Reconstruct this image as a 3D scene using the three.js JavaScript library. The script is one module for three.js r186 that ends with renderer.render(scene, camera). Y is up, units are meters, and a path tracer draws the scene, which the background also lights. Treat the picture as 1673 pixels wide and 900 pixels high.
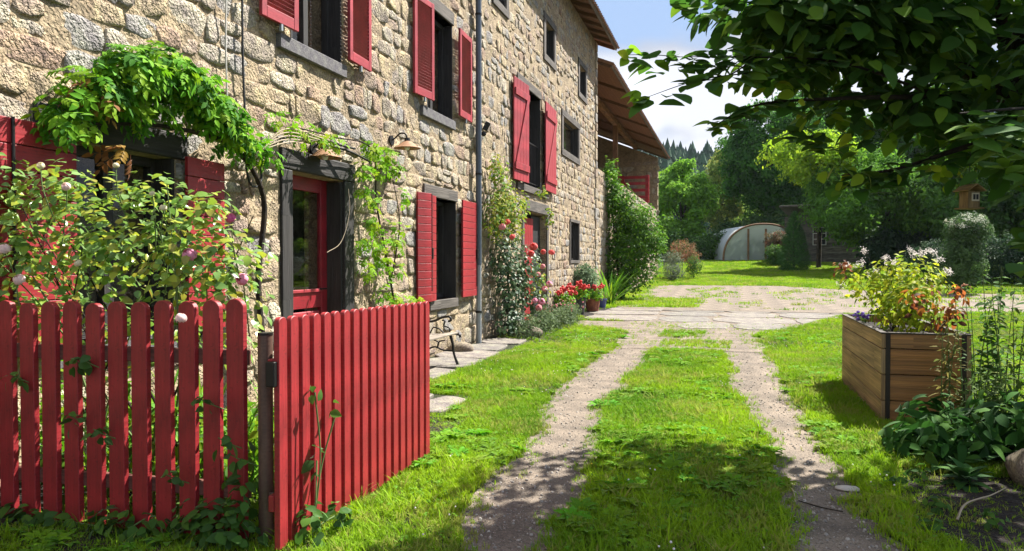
import * as THREE from 'three';
import { mergeGeometries, mergeVertices } from 'three/addons/utils/BufferGeometryUtils.js';
import { RoundedBoxGeometry } from 'three/addons/geometries/RoundedBoxGeometry.js';

// ------------------------------------------------------------------ camera, sky, sun, exposure
const scene = new THREE.Scene();
const camera = new THREE.PerspectiveCamera(41.11, 1673 / 900, 0.05, 2000);
camera.position.set(0, 1.4, 0);
camera.rotation.order = 'YXZ';
camera.rotation.set(THREE.MathUtils.degToRad(-1.05), THREE.MathUtils.degToRad(16.65), 0);
const renderer = new THREE.WebGLRenderer({ antialias: true });
renderer.setSize(1024, 551);
renderer.toneMapping = THREE.LinearToneMapping;
renderer.toneMappingExposure = 3.5;
renderer.shadowMap.enabled = true;
const SUN = new THREE.Vector3(0.379, 0.788, -0.485).normalize();
const sun = new THREE.DirectionalLight(new THREE.Color().setRGB(1, 0.955, 0.88), 4.4);
sun.position.copy(SUN).multiplyScalar(80); sun.target.position.set(0, 0, -15);
sun.position.add(sun.target.position);
sun.castShadow = true; sun.shadow.mapSize.set(4096, 4096);
Object.assign(sun.shadow.camera, { left: -40, right: 40, top: 40, bottom: -40, near: 1, far: 200 });
scene.add(sun, sun.target);

// ------------------------------------------------------------------ seeded randomness and noise
let seed0 = 12345;
const rng = (s) => { let a = s >>> 0; return () => { a = (a + 0x6D2B79F5) | 0; let t = Math.imul(a ^ (a >>> 15), 1 | a); t = (t + Math.imul(t ^ (t >>> 7), 61 | t)) ^ t; return ((t ^ (t >>> 14)) >>> 0) / 4294967296; }; };
const R0 = rng(77);
const rr = (a, b, r = R0) => a + (b - a) * r();
const gauss = (r = R0) => (r() + r() + r() + r() - 2) * 1.0;
const lerp = (a, b, t) => a + (b - a) * t, clamp = (x, a = 0, b = 1) => Math.min(b, Math.max(a, x));
const smooth = (a, b, x) => { const t = clamp((x - a) / (b - a)); return t * t * (3 - 2 * t); };
function h2(x, y, s) { let n = Math.imul(x, 374761393) + Math.imul(y, 668265263) + Math.imul(s, 2147483647 ^ 0x5bd1e995); n = Math.imul(n ^ (n >>> 13), 1274126177); n ^= n >>> 16; return (n >>> 0) / 4294967296; }
function h3(x, y, z, s) { return h2(x + Math.imul(z, 7919), y + Math.imul(z, 104729), s); }
function vn(x, y, P, s) {
  let xi = Math.floor(x), yi = Math.floor(y), fx = x - xi, fy = y - yi; fx = fx * fx * (3 - 2 * fx); fy = fy * fy * (3 - 2 * fy);
  const m = (a) => P ? ((a % P) + P) % P : a, x0 = m(xi), x1 = m(xi + 1), y0 = m(yi), y1 = m(yi + 1);
  const a = h2(x0, y0, s), b = h2(x1, y0, s), c = h2(x0, y1, s), d = h2(x1, y1, s);
  return a + (b - a) * fx + (c - a) * fy + (a - b - c + d) * fx * fy;
}
function fbm(x, y, oct = 4, P = 0, s = 1) { let v = 0, a = 0.5, t = 0; for (let i = 0; i < oct; i++) { v += a * vn(x, y, P, s + i * 17); t += a; x *= 2; y *= 2; P *= 2; a *= 0.55; } return v / t; }
function vn3(x, y, z, s) {
  const zi = Math.floor(z); let fz = z - zi; fz = fz * fz * (3 - 2 * fz);
  return lerp(vn(x + zi * 37.13, y + zi * 17.71, 0, s), vn(x + (zi + 1) * 37.13, y + (zi + 1) * 17.71, 0, s), fz);
}
function fbm3(x, y, z, oct = 5, s = 1) { let v = 0, a = 0.5, t = 0; for (let i = 0; i < oct; i++) { v += a * vn3(x, y, z, s + i * 13); t += a; x *= 2.03; y *= 2.03; z *= 2.03; a *= 0.52; } return v / t; }

// ------------------------------------------------------------------ sky: bright broken cloud
{
  const W = 1024, H = 512, d = new Float32Array(W * H * 4), S = 0.35;
  for (let j = 0; j < H; j++) for (let i = 0; i < W; i++) {
    const v = (j + 0.5) / H, u = (i + 0.5) / W, el = (v - 0.5) * Math.PI, az = (u - 0.5) * 2 * Math.PI;
    const y = Math.sin(el), c = Math.cos(el), x = Math.cos(az) * c, z = Math.sin(az) * c, k = 1 / (Math.max(y, 0) + 0.28);
    const n = fbm3(x * k * 2.3 + 63.38, z * k * 2.3 + 7.7, 0.35 + y * 2.4, 6, 5), m = fbm3(x * k * 5.3 + 9, z * k * 5.3 - 4, 2.2, 4, 29);
    const cl = smooth(0.43, 0.57, n + (m - 0.5) * 0.3), body = smooth(0.50, 0.62, n + (m - 0.5) * 0.2);
    const b = [0.30 + 0.12 * (1 - y), 0.45 + 0.12 * (1 - y), 0.80], sh = lerp(0.66, 1.0, body) * (1 - 0.14 * smooth(0.42, 0.62, m));
    const w = [0.96 * sh, 0.985 * sh, 1.07 * sh], o = (j * W + i) * 4;
    for (let q = 0; q < 3; q++) d[o + q] = S * lerp(b[q], w[q], cl * 0.93);
    d[o + 3] = 1;
  }
  const t = new THREE.DataTexture(d, W, H, THREE.RGBAFormat, THREE.FloatType);
  t.mapping = THREE.EquirectangularReflectionMapping; t.magFilter = THREE.LinearFilter; t.minFilter = THREE.LinearFilter; t.wrapS = THREE.RepeatWrapping; t.needsUpdate = true;
  scene.background = t; scene.environment = t;
}

// ------------------------------------------------------------------ textures
function tex(n, fn, srgb = true) {
  const d = new Uint8Array(n * n * 4);
  for (let j = 0; j < n; j++) for (let i = 0; i < n; i++) { const c = fn(i / n, j / n), o = (j * n + i) * 4; for (let q = 0; q < 3; q++) d[o + q] = clamp(Array.isArray(c) ? c[q] : c) * 255; d[o + 3] = 255; }
  const t = new THREE.DataTexture(d, n, n); t.wrapS = t.wrapT = THREE.RepeatWrapping; t.magFilter = THREE.LinearFilter; t.minFilter = THREE.LinearMipmapLinearFilter; t.generateMipmaps = true;
  if (srgb) t.colorSpace = THREE.SRGBColorSpace; t.needsUpdate = true; return t;
}
const rep = (t, a, b = a) => { const c = t.clone(); c.repeat.set(a, b); c.needsUpdate = true; return c; };
const grainC = tex(512, (u, v) => { const a = fbm(u * 8, v * 8, 5, 8, 3), b = fbm(u * 64, v * 64, 3, 64, 9), g = 0.62 + 0.42 * (a - 0.5) + 0.5 * (b - 0.5) + 0.2; return [g, g * (0.985 + 0.05 * (a - 0.5)), g * (0.96 - 0.12 * (a - 0.5))]; });
const roughB = tex(512, (u, v) => { const a = fbm(u * 7, v * 7, 4, 7, 33), b = fbm(u * 36, v * 36, 4, 36, 41), p = smooth(0.62, 0.75, fbm(u * 22, v * 22, 3, 22, 60)); return 0.45 * a + 0.6 * b - 0.28 * p; }, false);
const mortarC = tex(512, (u, v) => { const a = fbm(u * 6, v * 6, 5, 6, 70), b = fbm(u * 90, v * 90, 2, 90, 71), s = smooth(0.56, 0.72, fbm(u * 15, v * 15, 3, 15, 72)); const g = 0.74 + 0.32 * (a - 0.5) + 0.34 * (b - 0.5); return [g * (1 - 0.12 * s), g * (0.95 - 0.13 * s), g * (0.87 - 0.12 * s)]; });
const woodC = tex(512, (u, v) => { const w = fbm(u * 3, v * 40, 4, 0, 80) * 0.5 + 0.5 * fbm(u * 2 * 1, v * 12, 3, 0, 81), k = fbm(u * 4, v * 4, 3, 4, 82), l = vn(u * 6, v * 128, 0, 83); const g = 0.5 + 0.55 * (w - 0.5) + 0.22 * (k - 0.5) + 0.2 * (l - 0.5) + 0.22; return [g, g * 0.97, g * 0.93]; });
const woodB = tex(512, (u, v) => 0.5 + 0.7 * (fbm(u * 3, v * 60, 4, 0, 84) - 0.5) + 0.3 * (vn(u * 5, v * 160, 0, 85) - 0.5), false);
const barkC = tex(256, (u, v) => { const a = fbm(u * 10, v * 3, 4, 0, 90), b = fbm(u * 5, v * 5, 4, 5, 91); const g = 0.45 + 0.7 * (a - 0.5) + 0.3 * b; return [g, g * 0.95, g * 0.86]; });
const gravel = (() => { // scattered pebbles on fine grit: colour and height
  const n = 1024, c = new Float32Array(n * n * 3), h = new Float32Array(n * n), r = rng(505);
  for (let j = 0; j < n; j++) for (let i = 0; i < n; i++) { const a = fbm(i / n * 6, j / n * 6, 4, 6, 100), b = vn(i / n * 256, j / n * 256, 256, 101), g = 0.68 + 0.4 * (a - 0.5) + 0.2 * (b - 0.5), o = j * n + i; c[o * 3] = g; c[o * 3 + 1] = g * 0.94; c[o * 3 + 2] = g * 0.87; h[o] = 0.25 + 0.25 * b + 0.1 * a; }
  for (let k = 0; k < 9000; k++) {
    const x = r() * n, y = r() * n, s = 1.2 + 6 * Math.pow(r(), 3.2), e = 0.6 + 0.4 * r(), th = r() * 3.14, g = 0.48 + 0.4 * r(), w = r() * 0.1, ct = Math.cos(th), st = Math.sin(th), q = Math.ceil(s);
    for (let dy = -q; dy <= q; dy++) for (let dx = -q; dx <= q; dx++) {
      const X = (dx * ct + dy * st) / s, Y = (-dx * st + dy * ct) / (s * e), m = X * X + Y * Y; if (m > 1) continue;
      const o = (((Math.round(y + dy) % n) + n) % n) * n + (((Math.round(x + dx) % n) + n) % n);
      c[o * 3] = g; c[o * 3 + 1] = g * (0.97 - w * 0.5); c[o * 3 + 2] = g * (0.94 - w); h[o] = Math.max(h[o], 0.3 + 0.5 * Math.sqrt(1 - m) * Math.min(1, s / 5));
    }
  }
  const at = (u, v) => Math.round(v * n) % n * n + Math.round(u * n) % n;
  return { c: tex(n, (u, v) => { const o = at(u, v) * 3; return [c[o], c[o + 1], c[o + 2]]; }), h: tex(n, (u, v) => h[at(u, v)], false) };
})();
const soilC = tex(512, (u, v) => { const a = fbm(u * 5, v * 5, 5, 5, 120), b = fbm(u * 60, v * 60, 3, 60, 121); const g = 0.5 + 0.5 * (a - 0.5) + 0.7 * (b - 0.5); return [g, g * 0.9, g * 0.78]; });
const paintC = tex(512, (u, v) => { const a = fbm(u * 4, v * 4, 5, 4, 130), s = smooth(0.70, 0.78, fbm(u * 40, v * 40, 3, 40, 131)), l = fbm(u * 6, v * 70, 3, 0, 132); const g = 0.84 + 0.34 * (a - 0.5) + 0.2 * (l - 0.5) - 0.12 * s; return [g, g, g]; });

// ------------------------------------------------------------------ materials
const lin = (r, g, b) => new THREE.Color().setRGB(r, g, b);
const std = (r, g, b, rough = 0.9, o = {}) => new THREE.MeshStandardMaterial({ color: lin(r, g, b), roughness: rough, ...o });
const leafM = (r, g, b, coat = 0.06, tr = 0.42, cr = 0.42) => new THREE.MeshPhysicalMaterial({ color: lin(r, g, b), roughness: 0.96, transmission: tr, thickness: 0, clearcoat: coat, clearcoatRoughness: cr, specularIntensity: 0.22, side: THREE.DoubleSide });
const M = {
  stone: [[0.53, 0.44, 0.315], [0.46, 0.40, 0.32], [0.55, 0.445, 0.30], [0.48, 0.38, 0.295], [0.41, 0.395, 0.375], [0.55, 0.495, 0.405], [0.47, 0.34, 0.25]].map(c => std(...c, 0.95, { map: rep(grainC, 1.3), bumpMap: rep(roughB, 1.6), bumpScale: 0.04 })),
  mortar: std(0.575, 0.495, 0.375, 0.97, { map: rep(mortarC, 0.8), bumpMap: rep(roughB, 1.1), bumpScale: 0.03 }),
  dark: std(0.045, 0.042, 0.042, 0.72, { map: rep(woodC, 1.2), bumpMap: rep(woodB, 1.2), bumpScale: 0.006 }),
  grey: std(0.16, 0.145, 0.135, 0.85, { map: rep(woodC, 1.1), bumpMap: rep(woodB, 1.1), bumpScale: 0.006 }),
  darkStone: std(0.17, 0.165, 0.18, 0.85, { map: rep(grainC, 2), bumpMap: rep(roughB, 2), bumpScale: 0.004 }),
  black: std(0.012, 0.012, 0.013, 0.6),
  iron: std(0.018, 0.016, 0.015, 0.45, { metalness: 0.4 }),
  red: std(0.40, 0.022, 0.030, 0.5, { map: rep(paintC, 1.4), bumpMap: rep(woodB, 0.8, 1.6), bumpScale: 0.0012 }),
  redPink: std(0.42, 0.036, 0.050, 0.55, { map: rep(paintC, 1.4), bumpMap: rep(woodB, 0.8), bumpScale: 0.001 }),
  fence: std(0.38, 0.022, 0.027, 0.55, { map: rep(paintC, 1.7), bumpMap: rep(woodB, 1.0), bumpScale: 0.0015 }),
  door: std(0.33, 0.018, 0.03, 0.4, { map: rep(paintC, 1.4) }),
  glass: new THREE.MeshPhysicalMaterial({ color: lin(0.92, 0.95, 0.95), roughness: 0.02, transmission: 1, thickness: 0, ior: 1.5 }),
  pipe: std(0.085, 0.105, 0.135, 0.45, { metalness: 0.2 }),
  pipeLow: std(0.28, 0.30, 0.32, 0.5, { metalness: 0.3 }),
  post: std(0.16, 0.09, 0.065, 0.5, { map: rep(paintC, 2) }),
  soffit: std(0.62, 0.41, 0.24, 0.85, { map: rep(woodC, 0.9), bumpMap: rep(woodB, 0.9), bumpScale: 0.004 }),
  beam: std(0.44, 0.26, 0.14, 0.85, { map: rep(woodC, 0.8), bumpMap: rep(woodB, 0.8), bumpScale: 0.006 }),
  rafter: std(0.30, 0.17, 0.09, 0.85, { map: rep(woodC, 0.8), bumpMap: rep(woodB, 0.8), bumpScale: 0.006 }),
  fascia: std(0.26, 0.20, 0.155, 0.8, { map: rep(woodC, 0.7) }),
  tile: std(0.36, 0.2, 0.13, 0.9, { map: rep(grainC, 2), bumpMap: rep(roughB, 3), bumpScale: 0.006 }),
  plankA: [[0.66, 0.45, 0.255], [0.61, 0.40, 0.22], [0.68, 0.475, 0.285]].map(c => std(...c, 0.7, { map: rep(woodC, 0.55, 1.5), bumpMap: rep(woodB, 0.55, 1.5), bumpScale: 0.003 })),
  plankB: [[0.64, 0.315, 0.115], [0.57, 0.27, 0.09], [0.66, 0.34, 0.135]].map(c => std(...c, 0.6, { map: rep(woodC, 0.55, 1.5), bumpMap: rep(woodB, 0.55, 1.5), bumpScale: 0.003 })),
  soil: std(0.06, 0.042, 0.028, 1, { map: rep(soilC, 0.9), bumpMap: rep(roughB, 1.4), bumpScale: 0.05 }),
  lawn: std(0.085, 0.14, 0.014, 1, { map: rep(soilC, 0.7), bumpMap: rep(roughB, 1.2), bumpScale: 0.04 }),
  gravel: std(0.39, 0.355, 0.315, 0.95, { map: rep(gravel.c, 0.8), bumpMap: rep(gravel.h, 0.8), bumpScale: 0.016 }),
  slab: std(0.30, 0.275, 0.245, 0.93, { map: rep(grainC, 1.1), bumpMap: rep(roughB, 1.6), bumpScale: 0.012 }),
  pebble: std(0.46, 0.42, 0.37, 0.9),
  bark: std(0.13, 0.095, 0.06, 0.95, { map: rep(barkC, 4, 2), bumpMap: rep(roughB, 3), bumpScale: 0.02 }),
  paleStem: std(0.36, 0.29, 0.2, 0.9),
  greenStem: std(0.10, 0.16, 0.04, 0.8),
  boulder: std(0.30, 0.25, 0.19, 0.95, { map: rep(grainC, 2), bumpMap: rep(roughB, 2.5), bumpScale: 0.02 }),
};

// ------------------------------------------------------------------ building helpers
const used = new Map();
function numbered(n) { const k = used.get(n) || 0; used.set(n, k + 1); return k ? `${n}_${String(k).padStart(3, '0')}` : n; }
function part(parent, name, geo, mat, p, r) {
  const m = new THREE.Mesh(geo, mat); m.name = name; m.castShadow = m.receiveShadow = true;
  if (p) m.position.set(...p); if (r) m.rotation.set(...r); parent.add(m); return m;
}
function sub(parent, name) { const g = new THREE.Group(); g.name = name; parent.add(g); return g; }
function thing(name, label, category, pos = [0, 0, 0], turn = 0, group) {
  const g = new THREE.Group(); g.name = numbered(name); g.position.set(...pos); g.rotation.y = turn; g.userData = { label, category };
  if (group) g.userData.group = group; scene.add(g); return g;
}
function one(name, label, category, geo, mat, pos = [0, 0, 0], group) { const m = part(scene, numbered(name), geo, mat, pos); m.userData = { label, category }; if (group) m.userData.group = group; return m; }
function structure(name, geo, mat) { const m = part(scene, numbered(name), geo, mat); m.userData = { kind: 'structure' }; return m; }
const stuff = (m) => { m.userData.kind = 'stuff'; return m; };
function flat(geo) { // put a box-like geometry's uv in metres, longest side along u
  const g = geo.index ? geo.toNonIndexed() : geo, p = g.attributes.position, n = g.attributes.normal, uv = new Float32Array(p.count * 2);
  g.computeBoundingBox(); const s = g.boundingBox.getSize(new THREE.Vector3()), ax = [s.x, s.y, s.z], o = h2(Math.round(s.x * 977), Math.round((s.y + s.z) * 991), 4) * 7;
  for (let i = 0; i < p.count; i++) {
    const q = [p.getX(i), p.getY(i), p.getZ(i)], a = [Math.abs(n.getX(i)), Math.abs(n.getY(i)), Math.abs(n.getZ(i))], k = a[0] > a[1] && a[0] > a[2] ? 0 : a[1] > a[2] ? 1 : 2;
    let e = (k + 1) % 3, f = (k + 2) % 3; if (ax[f] > ax[e]) [e, f] = [f, e]; uv[i * 2] = q[e] + o; uv[i * 2 + 1] = q[f] + o * 0.37;
  }
  g.setAttribute('uv', new THREE.BufferAttribute(uv, 2)); return g;
}
const boxCache = new Map();
function box(w, h, d, r = 0.006) {
  const k = [w, h, d, r].map(x => x.toFixed(4)).join(); if (!boxCache.has(k)) { const q = Math.min(r, w * 0.45, h * 0.45, d * 0.45); boxCache.set(k, flat(new RoundedBoxGeometry(w, h, d, 1, q))); } return boxCache.get(k);
}
function tube(pts, radii, sides = 7, seg = 0) { // tapered tube through points
  const c = new THREE.CatmullRomCurve3(pts.map(p => new THREE.Vector3(...p))), n = seg || Math.max(2, pts.length * 3), g = new THREE.TubeGeometry(c, n, 1, sides, false), P = g.attributes.position;
  const rad = Array.isArray(radii) ? (t) => { const f = t * (radii.length - 1), i = Math.min(radii.length - 2, Math.floor(f)); return lerp(radii[i], radii[i + 1], f - i); } : () => radii;
  const v = new THREE.Vector3(), o = new THREE.Vector3();
  for (let i = 0; i <= n; i++) { c.getPointAt(i / n, o); const R = rad(i / n); for (let j = 0; j <= sides; j++) { const k = i * (sides + 1) + j; v.fromBufferAttribute(P, k).sub(o).multiplyScalar(R).add(o); P.setXYZ(k, v.x, v.y, v.z); } }
  return g;
}
const cat = (...gs) => mergeGeometries(gs.flat().map(g => { const q = g.index ? g.toNonIndexed() : g.clone(); for (const k of Object.keys(q.attributes)) if (!['position', 'normal', 'uv'].includes(k)) q.deleteAttribute(k); return q; }));
const moved = (g, x = 0, y = 0, z = 0, rx = 0, ry = 0, rz = 0) => { const q = g.clone(); q.applyMatrix4(new THREE.Matrix4().compose(new THREE.Vector3(x, y, z), new THREE.Quaternion().setFromEuler(new THREE.Euler(rx, ry, rz)), new THREE.Vector3(1, 1, 1))); return q; };
function rock(rx, ry, rz, s, det = 2, amp = 0.25) {
  const g = mergeVertices(new THREE.IcosahedronGeometry(1, det).deleteAttribute('uv').deleteAttribute('normal')), p = g.attributes.position, uv = [];
  for (let i = 0; i < p.count; i++) { const x = p.getX(i), y = p.getY(i), z = p.getZ(i), k = 1 + amp * 2 * (fbm3(x * 1.3 + s, y * 1.3 + 5, z * 1.3 + 9, 3, s) - 0.5); p.setXYZ(i, x * k * rx, y * k * ry, z * k * rz); uv.push(x * rx + z * rz * 0.7, y * ry + z * rz * 0.7); }
  g.setAttribute('uv', new THREE.Float32BufferAttribute(uv, 2)); g.computeVertexNormals(); return g;
}

// ------------------------------------------------------------------ ground
const hgt = (x, z) => { const d = -z; return d < 22 ? 0 : 0.0012 * Math.min(d - 22, 35) ** 2; };
function sheet(xs, zs, fy) {
  const pos = [], uv = [], idx = [], nx = xs.length, nz = zs.length;
  for (const z of zs) for (const x of xs) { pos.push(x, fy(x, z), z); uv.push(x, z); }
  for (let j = 0; j < nz - 1; j++) for (let i = 0; i < nx - 1; i++) { const a = j * nx + i, b = a + 1, c = a + nx, d = c + 1; idx.push(a, c, b, b, c, d); }
  const g = new THREE.BufferGeometry(); g.setAttribute('position', new THREE.Float32BufferAttribute(pos, 3)); g.setAttribute('uv', new THREE.Float32BufferAttribute(uv, 2)); g.setIndex(idx); g.computeVertexNormals();
  if (g.attributes.normal.getY(0) < 0) { idx.reverse(); g.setIndex(idx); g.computeVertexNormals(); } return g;
}
const range = (a, b, s) => { const r = []; for (let x = a; s > 0 ? x < b - 1e-6 : x > b + 1e-6; x += s) r.push(x); r.push(b); return r; };
structure('ground', sheet([-200, -120, ...range(-70, 70, 2), 120, 200], [60, 30, 10, 0, -10, ...range(-20, -58, -1), -70, -90, -130], hgt), M.lawn);
const hillY = (x, z) => { const d = -z, t = smooth(105, 330, d); return 1.2 + t * (33 + 8 * (fbm(x * 0.006 + 3, 0.5, 3, 0, 12) - 0.5) - 0.012 * (x + 20)) + 3 * t * (fbm(x * 0.03, z * 0.03, 3, 0, 8) - 0.5); };
structure('hillside', sheet(range(-260, 320, 20), range(-100, -420, -16), hillY), std(0.025, 0.045, 0.018, 1));

const interp = (T, z) => { const d = -z; if (d <= T[0][0]) return T[0]; for (let i = 1; i < T.length; i++) if (d <= T[i][0]) { const t = (d - T[i - 1][0]) / (T[i][0] - T[i - 1][0]); return T[i].map((v, k) => lerp(T[i - 1][k], v, t)); } return T[T.length - 1]; };
const TL = [[-1, -1.35, -0.84], [3.3, -1.36, -0.82], [4.5, -1.43, -0.92], [6, -1.61, -1.08], [8, -1.83, -1.15], [10.3, -1.84, -1.2], [12.1, -1.84, -1.17]];
const TR = [[-1, 0.26, 0.9], [3.8, 0.26, 0.84], [5.4, 0.2, 0.72], [6.8, 0.1, 0.6], [8.5, 0.02, 0.62], [10.8, -0.08, 0.56], [12.1, -0.06, 0.52]];
const APRON = [[12, -1.84, 0.52], [13.3, -1.95, 0.5], [14.8, -2.1, 0.42], [16, -3.3, 0.8], [17.2, -3.5, 1.6]];
const YARD = [[21.6, -3.3, 3.6], [23, -3.3, 9], [24.5, -3.2, 16], [27, -3.3, 18], [31, -3.7, 16], [33.5, -3.9, 6], [36.5, -3.6, 2]];
const PAVE = [[15.75, 0.2, 0.75], [16.6, -1.3, 1.3], [18, -3.45, 1.75], [19, -3.9, 2.1], [21, -3.8, 2.8], [22.3, -3.4, 3.1], [23.2, 0.3, 3.3], [24.6, 2.4, 3.4]];
const wob = (x, z, s = 1) => (fbm(x * 5, z * 5, 3, 0, 201) - 0.5) * 0.22 * s + (fbm(x * 1.1, z * 1.1, 2, 0, 202) - 0.5) * 0.22 * s;
function strip(name, T, z0, z1, step, off, mat, k = 1) {
  const pos = [], uv = [], idx = [], C = 8, zs = range(z0, z1, -step);
  zs.forEach((z, j) => { const [, l, r] = interp(T, z), L = l + wob(l, z, k) , Rr = r + wob(r + 40, z, k); for (let i = 0; i <= C; i++) { const x = lerp(L, Rr, i / C); pos.push(x, hgt(x, z) + off, z); uv.push(x, z); if (j && i) { const a = j * (C + 1) + i; idx.push(a - C - 2, a - C - 1, a, a - C - 2, a, a - 1); } } });
  const g = new THREE.BufferGeometry(); g.setAttribute('position', new THREE.Float32BufferAttribute(pos, 3)); g.setAttribute('uv', new THREE.Float32BufferAttribute(uv, 2)); g.setIndex(idx); g.computeVertexNormals();
  return structure(name, g, mat);
}
strip('gravel_track', TL, 1, -12.2, 0.05, 0.005, M.gravel);
strip('gravel_track', TR, 1, -12.2, 0.05, 0.005, M.gravel);
strip('gravel_apron', APRON, -11.9, -17.2, 0.06, 0.010, M.gravel, 1.6);
strip('gravel_bed', PAVE, -15.75, -24.6, 0.12, 0.008, M.gravel, 0.5);
strip('gravel_yard', YARD, -21.4, -36.5, 0.12, 0.03, M.gravel, 3);
const inT = (T, x, z, k = 1, z0, z1) => { if (z > z0 || z < z1) return -1; const [, l, r] = interp(T, z); return Math.min(x - l - wob(l, z, k), r + wob(r + 40, z, k) - x); };

// paving: irregular flagstones laid as pieces of the setting
function flagGeo(w, d, s) {
  const r = rng(s), n = 9, pts = []; for (let i = 0; i < n; i++) { const a = i / n * 6.283 + rr(-0.15, 0.15, r), c = Math.cos(a), q = Math.sin(a), k = Math.pow(Math.pow(Math.abs(c), 5) + Math.pow(Math.abs(q), 5), -0.2) * rr(0.93, 1.0, r); pts.push(new THREE.Vector2(c * k * w / 2, q * k * d / 2)); }
  const g = new THREE.ExtrudeGeometry(new THREE.Shape(pts), { depth: 0.05, bevelEnabled: true, bevelSize: 0.012, bevelThickness: 0.01, bevelSegments: 1 }); g.rotateX(-Math.PI / 2); return g;
}
function paving(name, spots, y = -0.035) {
  const s = structure(name, sheet([-0.02, 0.02], [-0.02, 0.02], () => -0.03), M.soil); const b = spots[0]; s.position.set(b[0], 0, b[1]);
  const mats = [[0.27, 0.245, 0.22], [0.25, 0.23, 0.21], [0.28, 0.25, 0.225], [0.235, 0.22, 0.20]].map(c => std(...c, 0.93, { map: M.slab.map, bumpMap: M.slab.bumpMap, bumpScale: 0.012 }));
  spots.forEach(([x, z, w, d], i) => part(s, 'flagstone', flagGeo(w, d, 900 + i), mats[i % 4], [x - b[0], hgt(x, z) + y + 0.012 * h2(i, 3, 5), z - b[1]], [0.006 * (h2(i, 1, 2) - 0.5), (h2(i, 2, 2) - 0.5) * 0.05, 0.006 * (h2(i, 1, 3) - 0.5)]));
  return s;
}
{
  const sp = []; let z = -16.6, row = 0;
  while (z > -24.4) { const D = 1.45 + 0.4 * h2(row, 1, 55), [, l, r] = interp(PAVE, z); let x = l + 0.15 * h2(row, 4, 5); while (x < r - 0.25) { const w = Math.min(1.1 + 1.2 * h2(row, Math.round(x * 10), 56), r - x + 0.1); sp.push([x + w / 2, z, w - 0.012, D - 0.012]); x += w; } z -= D; row++; }
  paving('paved_crossing', sp, -0.042);
  paving('wall_paving', [[-3.75, -8.3, 0.85, 1.1], [-3.72, -9.35, 0.9, 0.92], [-3.78, -10.3, 0.86, 0.94], [-3.85, -11.25, 0.7, 0.9], [-3.82, -12.2, 0.74, 0.9]], -0.03);
  paving('door_path', [[-3.8, -6.75, 0.8, 1.1], [-3.15, -6.65, 0.44, 0.95], [-2.72, -6.6, 0.36, 0.82]], -0.035);
}

// how much grass grows at a spot
function cover(x, z) {
  if (x < -4.1 && z > -47) return 0;
  const lt = inT(TL, x, z, 1, 1, -12.2), rt = inT(TR, x, z, 1, 1, -12.2), ap = inT(APRON, x, z, 1.6, -11.9, -17.2), yd = inT(YARD, x, z, 3, -21.4, -36.5);
  const pat = fbm(x * 1.6 + 9, z * 1.1, 3, 0, 210);
  const e = Math.max(lt, rt); if (e > 0) return e < 0.16 ? 0.42 * (1 - e / 0.16) : pat > 0.68 ? 0.03 : 0;
  if (ap > 0) { if (z > -13.3 && z < -12.25 && x > -1.15 && x < 0 ) return pat > 0.36 ? 0.9 : 0.2; if (z < -13.8 && z > -15.3 && x > -1.3 && x < -0.5) return pat > 0.42 ? 0.8 : 0.1; return ap < 0.25 ? 0.35 : pat > 0.52 ? 0.28 : 0.05; }
  const pv = inT(PAVE, x, z, 0, -15.75, -24.6); if (pv > 0) return pat > 0.63 ? 0.05 : 0.0;
  if (yd > 0) { if (x < -1.0 && z > -27.5) return pat > 0.42 ? 0.85 : 0.25; return yd < 0.5 ? 0.35 : pat > 0.6 ? 0.12 : 0.02; }
  if (x < -3.32 && z < -8 && z > -12.6) return 0; if (x < -2.5 && z < -6.15 && z > -7.2) return pat > 0.6 ? 0.05 : 0;
  if (x > 0.9 && z > -5.4 && z < -2) { const b = x - 0.95 - (z + 5.4) * 0.04 + (pat - 0.5) * 0.5; return b > 0.3 ? 0.10 : b > 0 ? 0.45 : 1; }
  if (x > 1.22 && x < 1.92 && z < -6.9 && z > -9.25) return 0;
  const g = fbm(x * 0.9, z * 0.9, 3, 0, 220); return g > 0.30 ? 1 : 0.6;
}
function bladeTuft(n, H, spread, w, seed, lean = 0.5) {
  const r = rng(seed), pos = [], idx = [], nor = [];
  for (let b = 0; b < n; b++) {
    const a = r() * 6.283, x = Math.cos(a) * spread * r(), z = Math.sin(a) * spread * r(), d = r() * 6.283, h = H * rr(0.55, 1.15, r), l = h * lean * rr(0.3, 1.4, r), ww = w * rr(0.7, 1.2, r), px = -Math.sin(d) * ww / 2, pz = Math.cos(d) * ww / 2, o = pos.length / 3;
    const at = (t, k) => { const y = h * (t - 0.15 * t * t), q = l * t * t; return [x + Math.cos(d) * q + px * k, y, z + Math.sin(d) * q + pz * k]; };
    pos.push(...at(0, 1), ...at(0, -1), ...at(0.45, 0.9), ...at(0.45, -0.9), ...at(0.8, 0.55), ...at(0.8, -0.55), ...at(1, 0)); idx.push(o, o + 1, o + 2, o + 2, o + 1, o + 3, o + 2, o + 3, o + 4, o + 4, o + 3, o + 5, o + 4, o + 5, o + 6);
  }
  const g = new THREE.BufferGeometry(); g.setAttribute('position', new THREE.Float32BufferAttribute(pos, 3)); g.setIndex(idx); g.computeVertexNormals(); return g;
}
const camDepth = (x, z) => -x * 0.2865 * 1 - z * 0.958, camSide = (x, z) => x * 0.958 - z * 0.2865;
function inView(x, z, m = 1.15, extra = 0.5) { const d = camDepth(x, z), s = camSide(x, z); return d > 2.6 && Math.abs(s) < 0.70 * d * m + extra; }
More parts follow.
